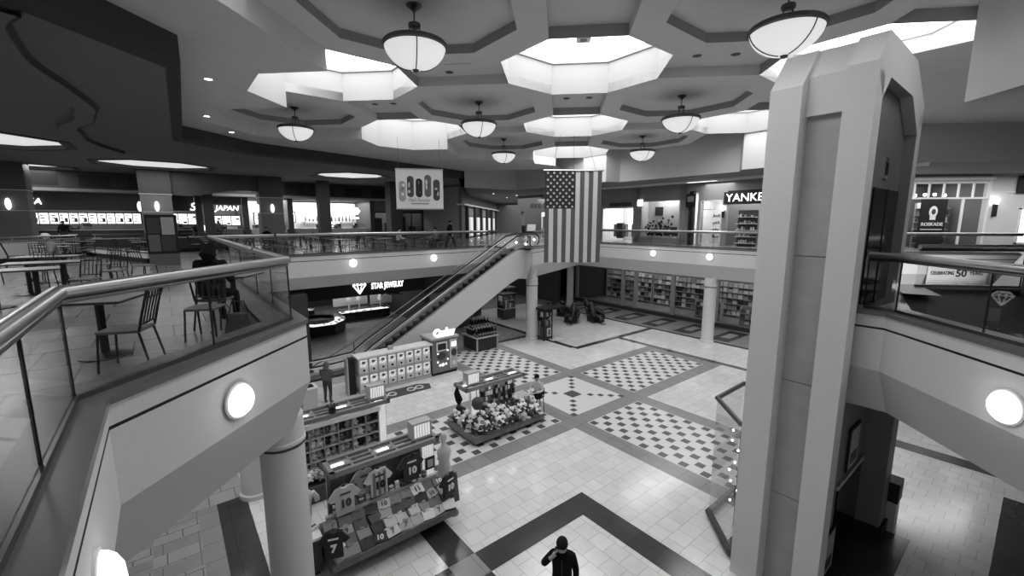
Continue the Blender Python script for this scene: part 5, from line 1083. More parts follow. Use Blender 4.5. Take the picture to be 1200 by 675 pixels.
# ---------------- slim stand by the white column
t = thing('canopy_stand', 'slim display stand with dark flat canopy beside the middle column', 'display stand', U(18.62, 19.75) + (0,), A45)
[MB().box(x - .03, x + .03, y - .03, y + .03, 0, 2.0).build('post', BLACK, t) for x in (-.35, .35) for y in (-.25, .25)]; b = MB(); b.prism([(-.55, -.5), (1.3, -.5), (1.5, .2), (.3, .55), (-.55, .4)], 2.0, 2.12); b.build('canopy', BLACK, t)
b = MB(); b.box(-.36, .36, -.26, .26, .08, .16); b.box(-.36, .36, -.26, .26, .9, .95); b.box(-.36, .36, -.26, .26, 1.5, 1.54); b.build('shelf', DKGREY, t); b = MB(); b.box(-.3, .3, -.2, .2, .16, .85); pb = b.build('poster_cabinet', DKGREY, t); b = MB(); b.box(-.1, .28, -.27, -.26, .25, .8); b.build('poster', LIGHTGREY, pb); b = MB(); b.box(.04, .16, -.28, -.27, .35, .7); b.build('poster_figure', DKGREY, pb)
for z in (.95, 1.54):
    for q in range(4): b = MB(); b.box(-.3 + .16 * q, -.2 + .16 * q, -.15, .15, z, z + R.uniform(.2, .42)); b.build('merchandise', prod(), t)
t = thing('floor_sheet', 'white sheet lying on the floor at foot of canopy stand', 'sheet', U(19.2, 19.4) + (.006,), A45); b = MB(); b.box(-.45, .45, -.3, .3, 0, .008); b.build('sheet', WHITE, t)
# ---------------- massage chairs (dark) round the far column
def massage_chair(lb, u, v, rz):
    t = thing('massage_chair', lb, 'massage chair', U(u, v) + (0,), rz); LE = mat('black_leather', 24, .3)
    b = MB(); b.box(-.36, .36, -.5, .45, .08, .42); b.build('base', BLACK, t, bev=.05)
    b = MB(); b.box(-.3, .3, -.55, .3, .42, .58); b.build('seat', LE, t, bev=.07)
    b = MB(); b.tube([(0, .3, .45), (0, .5, .85), (0, .68, 1.22)], [.26, .3, .2], 12); b.build('backrest', LE, t, smooth=True); b = MB(); b.ball((0, .68, 1.28), (.2, .12, .14), 10, 6); b.build('head_pillow', DKGREY, t, smooth=True)
    for s in (-1, 1): b = MB(); b.tube([(s * .42, -.55, .5), (s * .45, -.2, .62), (s * .44, .35, .62), (s * .4, .6, .8)], [.08, .13, .14, .1], 10); b.box(s * .42 - .08, s * .42 + .08, -.5, .4, .08, .55); b.build('armrest', BLACK_GLOSS, t, smooth=True)
    b = MB(); b.tube([(-.0, -.55, .45), (0, -.85, .2)], [.22, .24], 10); b.build('leg_rest', LE, t, smooth=True); b = MB(); b.box(-.2, .2, -1.12, -.96, .05, .1); b.build('foot_plate', MIDGREY, t); return t
massage_chair('black massage chair leftmost of the cluster round the far thin column', 22.3, 24.0, -PI / 2 - .4); massage_chair('black massage chair at front of the cluster, facing the camera', 23.5, 22.0, -.2)
massage_chair('black massage chair at right front of the cluster', 25.0, 21.0, .5); massage_chair('black massage chair behind the front one in the cluster', 24.6, 23.9, PI - .3)
massage_chair('black massage chair furthest right in the cluster', 26.2, 22.2, 1.2)
t = thing('sanitizer_stand', 'pale post with dark dispenser box behind the tower base', 'dispenser stand', U(13.45, 1.72) + (0,), A45); b = MB(); b.box(-.2, .2, -.12, .12, 0, .75); b.build('pale_post', LIGHTGREY, t); b = MB(); b.box(-.24, .24, -.14, .14, .75, 1.25); dk = b.build('dispenser_box', BLACK, t); b = MB(); b.box(-.15, .15, -.15, -.14, .85, 1.1); b.build('label_plate', MIDGREY, dk); b = MB(); b.ball((.27, -.02, .85), .05, 8, 5); b.build('spout', STEEL, dk)
t = thing('litter_bin', 'pale litter bin with dark flat lid beside the hooded person', 'litter bin', U(3.95, 17.95) + (0,), A45); b = MB(); b.prism([(-.26, -.26), (.26, -.26), (.26, .26), (-.26, .26)], .03, .95, top=[(-.3, -.3), (.3, -.3), (.3, .3), (-.3, .3)]); b.build('body', LIGHTGREY, t); b = MB(); b.box(-.32, .32, -.32, .32, .95, 1.0); b.build('lid', WHITE, t); b = MB(); b.box(-.2, .2, -.2, .2, .98, 1.004); b.build('opening', BLACK, t)
# ================================================================ FOOD COURT FURNITURE
CH_M = mat('chair_metal', 48, .45, metal=.3); CH_S = mat('chair_seat', 112, .5); TB_T = mat('table_laminate', 150, .35); TB_B = mat('table_base_black', 22, .45)
def chair(lb, loc, rz, group=None):
    """slat-back cafe chair, faces local -y"""
    t = thing('cafe_chair', lb, 'chair', loc, rz, group)
    b = MB(); b.prism([(-.19, -.22), (.19, -.22), (.21, -.1), (.2, .2), (-.2, .2), (-.21, -.1)], .44, .475); b.build('seat', CH_S, t, bev=.01)
    b = MB(); b.tube([(-.19, .19, .46), (-.19, .25, .7), (-.185, .31, .92), (.185, .31, .92), (.19, .25, .7), (.19, .19, .46)], .015, 6); b.build('back_frame', CH_M, t)
    b = MB(); [b.tube([(x, .205, .52), (x, .25, .7), (x, .305, .9)], .009, 5) for x in (-.11, -.037, .037, .11)]; b.tube([(-.19, .205, .53), (.19, .205, .53)], .011, 5); b.tube([(-.187, .295, .84), (.187, .295, .84)], .011, 5); b.build('back_slats', CH_M, t)
    for x, y, x2, y2 in ((-.18, -.2, -.2, -.23), (.18, -.2, .2, -.23), (-.18, .18, -.2, .27), (.18, .18, .2, .27)):
        b = MB(); b.tube([(x, y, .45), (x2, y2, 0)], .014, 6); b.build('leg', CH_M, t)
    return t
def table(lb, loc, rz, L=1.2, W=.75, double=True, group=None):
    t = thing('cafe_table', lb, 'table', loc, rz, group)
    b = MB(); b.box(-L / 2, L / 2, -W / 2, W / 2, .72, .755); b.build('table_top', TB_T, t, bev=.006); b = MB(); b.box(-L / 2 - .008, L / 2 + .008, -W / 2 - .008, W / 2 + .008, .725, .75); b.build('edge_band', DKGREY, t)
    for x in ((-L * .22, L * .22) if double else (0,)):
        b = MB(); b.cyl((x, 0), .045, .03, .72, 10); b.build('pedestal', TB_B, t); b = MB(); b.lathe([(.26, 0), (.26, .012), (.05, .05), (0, .05)], 20, (x, 0, 0)); b.build('base_plate', TB_B, t, smooth=True)
    return t
def Lf(x, y): return (x, y, UP + .002)
c0 = chair('metal slat-back chair pressed against the near railing glass, empty', Lf(-5.02, 4.42), -1.15)
t0 = table('small cafe table just behind the empty chair at the near railing', Lf(-5.75, 4.75), .42, .75, .75, False)
c1 = dup(c0, Lf(-5.15, 5.7), .35, 'empty pale-seated chair beside the seated dark-haired person at the railing'); c1['label'] = 'empty pale-seated chair beside the dark-haired person at the railing'
ta = table('long cafe table on two black pedestals at far left edge', Lf(-10.9, 7.5), .9, 1.3, .8)
tb = dup(ta, Lf(-12.2, 9.0), .8, 'second long cafe table, next behind the left edge table')
tc = dup(ta, Lf(-14.2, 10.6), .7, 'third long cafe table, where the capped man sits')
for x, y, rz, lb in ((-11.5, 6.9, PI + .9, 'chair cut by the left picture edge at the long two-pedestal table'), (-10.35, 8.35, .4, 'chair on the railing side of the long table at far left edge'), (-11.4, 9.9, .3, 'chair on the railing side of the second long table'),
                     (-12.5, 7.9, PI + .5, 'chair on the wall side of the second long table'), (-13.35, 9.75, .6, 'chair facing away on the second long table end'), (-11.9, 11.2, 1.6, 'lone chair with thin legs standing on the bright floor past the second table'), (-13.4, 11.5, .2, 'chair on the railing side of the capped man\'s table'), (-15.2, 9.9, PI + .7, 'chair behind the capped man by the low white wall')):
    dup(c0, Lf(x, y), rz, lb)
# low white wall with rail, curb and map kiosk
def lowwall(name, lb, a, b_, h, mt, w=.18, railh=None):
    d = math.hypot(b_[0] - a[0], b_[1] - a[1]); t = thing(name, lb, 'low wall', (a[0], a[1], UP), math.atan2(b_[1] - a[1], b_[0] - a[0]))
    b = MB(); b.box(0, d, -w / 2, w / 2, .2, h); b.build('panel', mt, t); b = MB(); b.box(-.02, d + .02, -w / 2 - .03, w / 2 + .03, 0, .2); b.build('dark_base', BLACK, t); b = MB(); b.box(-.02, d + .02, -w / 2 - .03, w / 2 + .03, h, h + .05); b.build('cap', STEEL, t)
    if railh: b = MB(); b.tube([(0, 0, railh), (d, 0, railh)], .03, 6); [b.tube([(x, 0, h), (x, 0, railh)], .018, 5) for x in (.1, d / 2, d - .1)]; b.build('handrail', STEEL, t)
    return t
lowwall('partition_wall', 'low white partition wall with rail behind the left cafe tables', (-22.2, 12.8), (-23.9, 19.2), .86, WHITE, railh=1.05)
lowwall('curb_wall', 'low pale curb with black base running to the map kiosk', (-23.6, 19.4), (-16.9, 16.2), .42, WHITE)
lowwall('serving_barrier', 'dark barrier rail in front of the left food counters', (-23.9, 19.9), (-20.0, 24.2), .8, DKGREY, railh=1.05)
t = thing('map_kiosk', 'dark free-standing directory kiosk with printed panels by the food court seating', 'directory kiosk', (-15.6, 15.6, UP), .75); t.scale = (.8, 1, 1)
b = MB(); b.box(-.6, .6, -.1, .1, 0, .45); b.build('base', WALL_MID, t); b = MB(); b.box(-.62, .62, -.11, .11, .45, 1.98); b.build('housing', BLACK, t)
for x0, x1, z0, z1, mt in ((-.54, -.05, 1.25, 1.85, DKGREY), (.0, .5, 1.2, 1.88, LIGHTGREY), (-.54, -.1, .55, 1.2, WALL_MID), (-.05, .5, .55, 1.15, DKGREY)):
    b = MB(); b.box(x0, x1, -.125, -.11, z0, z1); b.build('map_panel', mt, t)
# the wide seating area: tables in rows, chairs drawn up to them
GT, GC = 'cafe tables of the wide food court seating', 'chairs of the wide food court seating'
tp = None; n_ = 0
ct = table('small black-edged cafe table in the wide food court seating', Lf(*U(-3.4, 24.2)), A45, 1.0, .72, False, GT)
cc = dup(c0, Lf(*U(-3.4, 24.9)), A45, 'dark slat-back chair drawn up to a table in the wide food court seating', GC)
first = True
for i in range(8):
    for j in range(5):
        u = -3.4 + 2.75 * i + R.uniform(-.25, .25); v = 24.2 + 2.9 * j + R.uniform(-.25, .25)
        if (abs(u + 1.) < 2.2 and v < 25) or any(math.hypot(u - a, v - b_) < 1.9 for a, b_ in ((2.85, 40.2), (11.2, 40.2), (-.1, 39.6), (6.95, 39.6), (16.5, 37.5))) or (u > 14 and v < 27): continue
        if not first: dup(ct, Lf(*U(u, v)), A45 + R.uniform(-.1, .1))
        for k, (du, dv, rz) in enumerate(((0, -.66, PI), (0, .66, 0), (-.78, 0, PI / 2), (.78, 0, -PI / 2))):
            if k > 1 and R.random() < .62: continue
            p = U(u + du + R.uniform(-.06, .06), v + dv + R.uniform(-.06, .06)); rr = A45 + rz + R.uniform(-.25, .25)
            if first and k == 0: cc.location = Lf(*p); cc.rotation_euler[2] = rr
            else: dup(cc, Lf(*p), rr)
        first = False
# planters and a high reader stand by the escalator head
t = thing('directory_lectern', 'black reader stand with white tilted board at the escalator head behind the flag', 'stand', U(19.6, 22.4) + (UP,), -.2); b = MB(); b.cyl((0, 0), .05, 0, .95, 8); b.cyl((0, 0), .3, 0, .03, 16); b.build('pole', BLACK, t); b = MB(); b.box(-.5, .5, -.3, .3, .95, 1.05); b.build('top_tray', BLACK, t)
b = MB(); b.box(-.3, .3, -.02, .02, 0, .5, 0, Matrix.Translation((.05, 0, 1.08)) @ Matrix.Rotation(-.5, 4, 'X')); b.build('white_board', WHITE, t); b = MB(); b.box(-.55, -.3, -.2, .2, 1.05, 1.45); b.build('dark_box', BLACK, t)

# ================================================================ HANGING FLAG AND BANNER
fl = thing('stars_and_stripes_flag', 'large stars and stripes flag hung vertically in front of the far gallery', 'flag', (.72, 24.1, 0), .17)
FW, FT, FB = 3.12, 10.2, 5.28
ST_D = mat('flag_dark_stripe', 92, .9); ST_L = mat('flag_white_stripe', 205, .9); FLD = mat('flag_field', 48, .9)
def wav(x, z): return .05 * math.sin(x * 4.2 + z * .5) * (1 - (z - FB) / (FT - FB)) + .02 * math.sin(x * 9)
def cloth(x0, x1, z0, z1, y, nx, nz):
    b = MB(); vs = []
    for i in range(nx + 1):
        for k in range(nz + 1): x = x0 + (x1 - x0) * i / nx; z = z0 + (z1 - z0) * k / nz; vs.append((x, wav(x, z) + y, z))
    b.add(vs, [(i * (nz + 1) + k, (i + 1) * (nz + 1) + k, (i + 1) * (nz + 1) + k + 1, i * (nz + 1) + k + 1) for i in range(nx) for k in range(nz)]); return b
CW = FW * 7 / 13; CZ = FT - (FT - FB) * .405
x0 = -FW / 2
for k in range(13):
    a, c = x0 + FW * k / 13, x0 + FW * (k + 1) / 13
    o = cloth(a, c, FB, CZ if k < 7 else FT, 0, 2, 12).build('dark_stripe' if k % 2 == 0 else 'white_stripe', ST_D if k % 2 == 0 else ST_L, fl, smooth=True)
o = cloth(x0, x0 + CW, CZ, FT, 0, 10, 8).build('star_field', FLD, fl, smooth=True)
b = MB()
for r in range(11):
    for c in range(5 if r % 2 == 0 else 4):
        cx, cz = x0 + CW * (.1 + .2 * c + (0 if r % 2 == 0 else .1)), CZ + (FT - CZ) * (r + .6) / 11.2; pts = []
        for q in range(10): rr = .085 if q % 2 == 0 else .036; a = PI / 2 + q * PI / 5; pts.append((cx + rr * math.cos(a), wav(cx, cz) - .018, cz + rr * math.sin(a)))
        b.add(pts + [(cx, wav(cx, cz) - .02, cz)], [(q, (q + 1) % 10, 10) for q in range(10)])
st = b.build('stars', ST_L, o)
b = MB(); b.tube([(-FW / 2 - .08, 0, FT + .03), (FW / 2 + .08, 0, FT + .03)], .045, 8); b.build('top_pole', STEEL, fl)
b = MB(); [b.tube([(x, 0, FT + .03), (x * .6, .2, 12.1)], .008, 4) for x in (-1.2, 0, 1.2)]; b.build('suspension_wire', STEEL_DK, fl)
nb = thing('nail_salon_banner', 'white hanging banner with five oval nail pictures and script lettering', 'banner', (-6.95, 21.4, 8.15), .28)
b = MB(); b.box(-1.15, 1.15, -.015, .015, 0, 1.93); cl_ = b.build('cloth', WHITE, nb); b = MB(); b.box(-1.17, 1.17, -.025, .025, 1.9, 1.96); b.box(-1.17, 1.17, -.025, .025, -.03, .03); b.build('hem_pole', LIGHTGREY, nb)
for k, (x, z, h, g) in enumerate(((-.85, .85, .50, 5), (-.45, 1.08, .52, 2), (-.03, 1.02, .46, 0), (.4, 1.12, .54, 3), (.82, .92, .52, 2))):
    b = MB(); w_ = .17; pts = [(x + w_ * math.cos(a), -.02, z + (h - w_) * (1 if math.sin(a) > 0 else -1) + w_ * math.sin(a)) for a in [q * PI / 8 + .01 for q in range(16)]]; b.add(pts, [tuple(range(16))]); p_ = b.build('oval_picture', PROD[g], nb)
    b = MB(); [b.ball((x + R.uniform(-.08, .08), -.022, z + R.uniform(-h * .6, h * .6)), (R.uniform(.03, .08), .006, R.uniform(.05, .16)), 8, 4, m=q % 2) for q in range(4)]; b.build('nail_pattern', [PROD[min(8, g + 4)], PROD[max(0, g - 1)]], p_)
text('Nail Fancies', .22, PROD[4], nb, (-.05, -.02, .42), shear=.35); b = MB(); b.box(-.42, .42, -.02, -.016, .22, .27); b.build('small_print', PROD[4], nb)
b = MB(); [b.tube([(x, 0, 1.95), (x, .05, 11.55 - 8.15)], .006, 4) for x in (-1.0, 1.0)]; b.build('suspension_wire', STEEL_DK, nb)

# small ceiling fittings
def vent(lb, p, rz=0., L=.9):
    t = thing('linear_diffuser', lb, 'air diffuser', p, rz, 'strip air diffusers and small ceiling fittings'); b = MB(); b.box(-L / 2, L / 2, -.12, .12, -.06, 0); b.build('body', LIGHTGREY, t); b = MB(); b.box(-L / 2 + .04, L / 2 - .04, -.08, .08, -.065, -.06); b.build('slot', DKGREY, t); return t
vent('strip air diffuser in the ceiling strip between first two skylights', (-3.2, 13.9, ZS - .01)); vent('strip air diffuser below the far left skylight', (-3.4, 22.1, ZS - .01)); vent('strip diffuser in the strip ahead of the flag skylight', (.65, 26.2, ZS - .01))
for k, (x, y, z) in enumerate(((.65, 14.6, 13.28), (-6.9, 13.4, 13.28))):
    t = thing('skylight_sensor', 'small box sensor in the %s skylight' % ('central' if k == 0 else 'left'), 'sensor', (x, y, z)); b = MB(); b.box(-.22, .22, -.2, .2, -.2, 0); b.build('box', WHITE, t); b = MB(); b.box(-.1, .1, -.12, .08, -.21, -.2); b.build('lens_plate', MIDGREY, t)
for k, (x, y, z) in enumerate(((.2, 18.4, ZS), (1.1, 18.4, ZS), (4.0, 14.3, ZS), (5.1, 14.3, ZS), (-3.7, 14.9, ZS), (-7.0, 18.4, ZS), (-7.8, 18.4, ZS))):
    t = thing('ceiling_speaker', 'small round dark fitting in the flat strips between skylights', 'ceiling fitting', (x, y, z), 0, 'dark round fittings in the ceiling strips'); b = MB(); b.lathe([(.12, 0), (.12, -.015), (.1, -.02), (0, -.02)], 14); b.build('grille', DKGREY, t); b = MB(); b.lathe([(.14, 0), (.14, -.01), (.12, -.012)], 14); b.build('ring', MIDGREY, t)
# ================================================================ PEOPLE
def human(lb, J, loc, rz, cloth, hair='short', shoes=BLACK, skin=SKIN, bulk=1., cat='person', extra=None):
    """one continuous skinned body; faces local -y. J: joints, cloth: (top, trousers)"""
    t = thing('person', lb, cat, loc, rz)
    V = []; E_ = []; Rd = []; Pt = []; idx = {}
    def v(n, p, r, part):
        if part == 'top': r = (r[0] * bulk, r[1] * bulk)
        idx[n]  = len(V); V.append(Vector(p)); Rd.append(r); Pt.append(part); return idx[n]
    def chain(*ns):
        for a, b_ in zip(ns, ns[1:]): E_.append((idx[a], idx[b_]))
    H = Vector(J['head']); N = Vector(J['neck']); up = (H - N).normalized()
    fw = Vector(J.get('face', (0, -1, 0))).normalized()
    v('pel', J['pelvis'], (.155, .12), 'leg'); v('sp', J['spine'], (.15, .115), 'top'); v('ch', J['chest'], (.17, .12), 'top'); v('nb', J['neckbase'], (.09, .08), 'top'); v('nk', J['neck'], (.055, .058), 'skin')
    v('jaw', H - up * .045 + fw * .015, (.068, .075), 'skin'); v('hd', H + up * .03, (.082, .098), 'skin'); v('tp', H + up * .085, (.06, .07), 'skin')
    chain('pel', 'sp', 'ch', 'nb', 'nk', 'jaw', 'hd', 'tp')
    side_ = fw.cross(up).normalized()
    v('nose', H - up * .012 + fw * .115, (.014, .016), 'skin'); chain('hd', 'nose')
    for s, nm in ((-1, 'L'), (1, 'R')):
        v('sh' + nm, J['sh' + nm], (.075, .075), 'top'); v('el' + nm, J['el' + nm], (.052, .052), 'top'); m_ = (Vector(J['el' + nm]) + Vector(J['wr' + nm])) / 2
        v('fa' + nm, m_, (.048, .048), 'top'); v('wr' + nm, J['wr' + nm], (.033, .033), 'skin'); hd = (Vector(J['wr' + nm]) - m_).normalized(); pd = Vector(J.get('hand' + nm, hd)).normalized()
        w = Vector(J['wr' + nm]); v('pm' + nm, w + pd * .055, (.038, .026), 'skin'); chain('ch', 'sh' + nm, 'el' + nm, 'fa' + nm, 'wr' + nm, 'pm' + nm)
        acr = pd.cross(Vector(J.get('palm' + nm, (0, -1, .2)))).normalized(); curl = Vector(J.get('palm' + nm, (0, -1, .2))).normalized()
        for q in range(4):
            o_ = (q - 1.5) * .021; ln = (.035, .042, .04, .03)[q]; a = w + pd * .09 + acr * o_
            v('f%d%s' % (q, nm), a, (.0105, .0105), 'skin'); v('g%d%s' % (q, nm), a + pd * ln + curl * .010, (.0095, .0095), 'skin'); v('h%d%s' % (q, nm), a + pd * (ln * 1.4) + curl * .032, (.008, .008), 'skin'); chain('pm' + nm, 'f%d%s' % (q, nm), 'g%d%s' % (q, nm), 'h%d%s' % (q, nm))
        a = w + pd * .04 + acr * (-.035 * s if False else -.04) + curl * .012; v('t0' + nm, a, (.012, .012), 'skin'); v('t1' + nm, a + pd * .035 - acr * .02 + curl * .012, (.009, .009), 'skin'); chain('pm' + nm, 't0' + nm, 't1' + nm)
        v('hp' + nm, J['hp' + nm], (.105, .105), 'leg'); k = Vector(J['kn' + nm]); v('th' + nm, (Vector(J['hp' + nm]) + k) / 2, (.088, .088), 'leg'); v('kn' + nm, k, (.066, .066), 'leg'); an = Vector(J['an' + nm]); v('cf' + nm, k.lerp(an, .4), (.062, .062), 'leg'); v('an' + nm, an, (.045, .045), 'leg'); v('to' + nm, J['to' + nm], (.042, .035), 'shoe')
        v('ml' + nm, an.lerp(Vector(J['to' + nm]), .5) - Vector((0, 0, .02)), (.045, .042), 'shoe'); chain('pel', 'hp' + nm, 'th' + nm, 'kn' + nm, 'cf' + nm, 'an' + nm, 'ml' + nm, 'to' + nm)
        v('ea' + nm, H + side_ * (s * .088) - fw * .005, (.012, .02), 'skin'); chain('hd', 'ea' + nm)
    me = bpy.data.meshes.new('tmp'); me.from_pydata([tuple(p) for p in V], E_, []); o = bpy.data.objects.new('tmp', me); COL.objects.link(o)
    sk = o.modifiers.new('s', 'SKIN'); sk.use_smooth_shade = True
    for i, d in enumerate(me.skin_vertices[0].data): d.radius = Rd[i]; d.use_root = (i == 0)
    sb = o.modifiers.new('b', 'SUBSURF'); sb.levels = 2; sb.render_levels = 2
    nm_ = bpy.data.meshes.new_from_object(o.evaluated_get(bpy.context.evaluated_depsgraph_get())); bpy.data.objects.remove(o)
    nm_.name = 'body'; nm_.materials.clear(); ml = [skin, cloth[0], cloth[1], shoes]; [nm_.materials.append(q) for q in ml]; mi = {'skin': 0, 'top': 1, 'leg': 2, 'shoe': 3}
    segs = [(V[a], V[b_], (max(Rd[a]) + max(Rd[b_])) / 2, Pt[a], Pt[b_]) for a, b_ in E_]
    for p in nm_.polygons:
        c = p.center; best = 1e9; who = 1
        for a, b_, r, pa, pb in segs:
            d = b_ - a; tt = max(0, min(1, (c - a).dot(d) / max(1e-9, d.dot(d)))); ds = (c - (a + d * tt)).length - r
            if ds < best: best = ds; who = mi[pa if tt < .55 else pb]
        p.material_index = who; p.use_smooth = True
    bo_ = bpy.data.objects.new('body', nm_); COL.objects.link(bo_); bo_.parent = t
    Mh = Matrix.Translation(H + up * .025) @ Matrix((side_, -fw, up)).transposed().to_4x4()
    if hair in ('short', 'long', 'cap', 'bun'):
        b = MB(); k = 10; n = 18; vs = []; fs = []
        for q in range(k + 1):
            th = q / k * (1.75 if hair != 'cap' else 1.45)
            for i in range(n):
                a = 2 * PI * i / n; y = math.sin(th) * math.sin(a); x = math.sin(th) * math.cos(a); z = math.cos(th)
                cut = 1.0
                if y < -.3 and z < .42 and hair != 'cap': z = .42; cut = .96         # hairline above the face
                vs.append((x * .098 * cut, y * .116 * cut + .008, z * .112 + .012))
        for q in range(k):
            for i in range(n): fs.append((q * n + i, q * n + (i + 1) % n, q * n + n + (i + 1) % n, q * n + n + i))
        b.add(vs, fs, 0, Mh)
        if hair == 'cap': b.add([(.09 * math.cos(a), -.09 - .1 * math.sin(a) * 1.0, .035) for a in [PI * i / 8 for i in range(9)]] + [(.09 * math.cos(a), -.09 - .1 * math.sin(a), .047) for a in [PI * i / 8 for i in range(9)]], [tuple(range(9)), tuple(reversed(range(9, 18)))] + [(i, i + 9, i + 10, i + 1) for i in range(8)], 0, Mh)
        if hair == 'long': b.tube([Mh @ Vector((0, .06, .03)), Mh @ Vector((0, .10, -.1)), Mh @ Vector((0, .10, -.24))], [.095, .11, .07], 12)
        if hair == 'bun': b.ball(tuple(Mh @ Vector((0, .12, .05))), .05, 8, 6)
        b.build('cap' if hair == 'cap' else 'hair', extra or HAIR_DK, t, smooth=True)
    if hair == 'hood':
        b = MB(); b.ball((0, .02, .0), (.118, .13, .145), 14, 10, M=Mh); b.tube([Mh @ Vector((0, .02, -.07)), Mh @ Vector((0, .03, -.17))], [.1, .13], 12); b.build('hood', extra or cloth[0], t, smooth=True)
    for s in (-1, 1): b = MB(); b.ball((s * .032, -.096, -.012), (.011, .008, .008), 8, 5, M=Mh); b.build('eye', BLACK, t)
    b = MB(); b.box(-.024, .024, -.1, -.092, -.075, -.068, 0, Mh); b.build('mouth', mat('lips', 120, .6), t)
    b = MB(); b.lathe([(.1, 0), (.105, .03), (.085, .05)], 14, M=Matrix.Translation(Vector(J['neckbase']) + Vector((0, 0, -.01))) @ Matrix.Scale(.85, 4, (0, 1, 0))); b.build('collar', cloth[0], t, smooth=True)
    return t
def stand(**k):
    J = dict(pelvis=(0, 0, .96), spine=(0, 0, 1.12), chest=(0, .01, 1.32), neckbase=(0, .01, 1.47), neck=(0, 0, 1.53), head=(0, -.02, 1.635), shL=(-.19, .01, 1.42), shR=(.19, .01, 1.42), elL=(-.25, .04, 1.14), elR=(.25, .04, 1.14), wrL=(-.25, -.04, .9), wrR=(.25, -.04, .9),
             palmL=(1, -.2, 0), palmR=(-1, -.2, 0), hpL=(-.1, 0, .9), hpR=(.1, 0, .9), knL=(-.11, -.02, .5), knR=(.11, -.02, .5), anL=(-.11, .03, .1), anR=(.11, .03, .1), toL=(-.13, -.15, .045), toR=(.13, -.15, .045)); J.update(k); return J
def sit(h=.46, **k):
    J = dict(pelvis=(0, .05, h + .1), spine=(0, .06, h + .27), chest=(0, .04, h + .46), neckbase=(0, .01, h + .61), neck=(0, -.01, h + .67), head=(0, -.04, h + .77), shL=(-.19, .02, h + .56), shR=(.19, .02, h + .56), elL=(-.26, -.05, h + .3), elR=(.26, -.05, h + .3), wrL=(-.14, -.27, h + .29), wrR=(.14, -.27, h + .29), palmL=(0, 0, -1), palmR=(0, 0, -1),
             hpL=(-.1, .03, h + .08), hpR=(.1, .03, h + .08), knL=(-.12, -.4, h + .05), knR=(.12, -.4, h + .05), anL=(-.12, -.38, .1), anR=(.12, -.38, .1), toL=(-.13, -.55, .045), toR=(.13, -.55, .045)); J.update(k); return J
# man in the foreground, right hand raised to his ear
man = human('man in black jacket and knit cap holding a phone to his ear', stand(head=(-.01, -.06, 1.63), face=(-.25, -1, -.02), elR=(.25, .03, 1.13), elL=(-.35, -.12, 1.28), wrL=(-.17, -.17, 1.50), handL=(.45, .3, .9), palmL=(.9, .3, -.2)), (.16, 7.18, 0), -.12, (CLOTH_BK, CLOTH_BK), 'cap0', bulk=1.22)
b = MB(); Mh = Matrix.Translation((-.01, -.045, 1.70)) @ Matrix.Rotation(-.24, 4, 'Z') @ Matrix.Rotation(.27, 4, 'X'); b.lathe([(.1, -.02), (.104, .02), (.098, .06), (.075, .1), (.035, .122), (0, .126)], 18, M=Mh @ Matrix.Scale(1.14, 4, (0, 1, 0))); b.lathe([(.107, -.025), (.107, .02)], 18, M=Mh @ Matrix.Scale(1.13, 4, (0, 1, 0))); b.build('knit_cap', mat('knit_cap_cloth', 20, .95), man, smooth=True)
b = MB(); b.box(-.135, -.115, -.14, -.06, 1.53, 1.64); b.build('phone', BLACK, man); b = MB(); b.tube([(.0, -.135, 1.43), (.01, -.14, 1.1), (.01, -.13, .9)], .006, 5); b.build('jacket_zip', DKGREY, man)
b = MB(); b.lathe([(.19, .80), (.2, .9), (.185, 1.02)], 18, M=Matrix.Scale(.78, 4, (0, 1, 0))); b.build('jacket_hem', CLOTH_BK, man, smooth=True)
# clerk on the high stool at the hat kiosk
pc = MK1 @ Vector((1.85, -.22, 0))
human('clerk with dark hair and pale shirt seated on high stool at hat kiosk', sit(.7, anL=(-.12, -.3, .36), anR=(.12, -.3, .36), toL=(-.13, -.45, .33), toR=(.13, -.45, .33), face=(0, -1, -.5), wrL=(-.08, -.36, .98), wrR=(.08, -.36, .98)), pc, A45 - 1.2, (CLOTH_LT, CLOTH_BK), 'short')
t = thing('high_stool', 'dark high stool with footrest under the hat kiosk clerk', 'stool', pc + Vector((.03, .03, 0)), A45 - 1.2); b = MB(); b.box(-.19, .19, -.17, .2, .66, .70); b.build('seat', BLACK, t)
for x in (-.17, .17):
    for y in (-.15, .18): b = MB(); b.tube([(x * .9, y * .9, .66), (x * 1.1, y * 1.1, 0)], .016, 6); b.build('leg', BLACK, t)
b = MB(); b.tube([(-.18, -.16, .26), (.18, -.16, .26)], .012, 5); b.build('footrest', BLACK, t); b = MB(); b.box(-.18, .18, .2, .22, .72, 1.0); b.build('low_back', BLACK, t)
# dark haired person at the railing, seen from behind
ps = (-5.55, 6.35, UP); human('person with long dark hair and black coat seated at balcony railing, back turned', sit(.47), ps, PI + .2, (CLOTH_BK, CLOTH_BK), 'long', bulk=1.25)
dup(c0, (ps[0], ps[1] , UP + .002), PI + .2, 'chair under the person with long dark hair at the railing'); t = dup(t0, (-5.9, 7.2, UP + .002), .2, 'small cafe table in front of the person with long dark hair')
t = thing('shoulder_bag', 'dark shoulder bag on the floor beside the dark-haired person', 'bag', (-4.95, 6.1, UP + .004), .4); b = MB(); b.prism([(-.2, -.1), (.2, -.1), (.2, .1), (-.2, .1)], 0, .3, top=[(-.15, -.05), (.15, -.05), (.15, .05), (-.15, .05)]); b.build('pouch', CLOTH_GR, t, bev=.03); b = MB(); b.tube([(-.14, 0, .28), (-.08, 0, .48), (.08, 0, .48), (.14, 0, .28)], .012, 5); b.build('strap', BLACK, t)
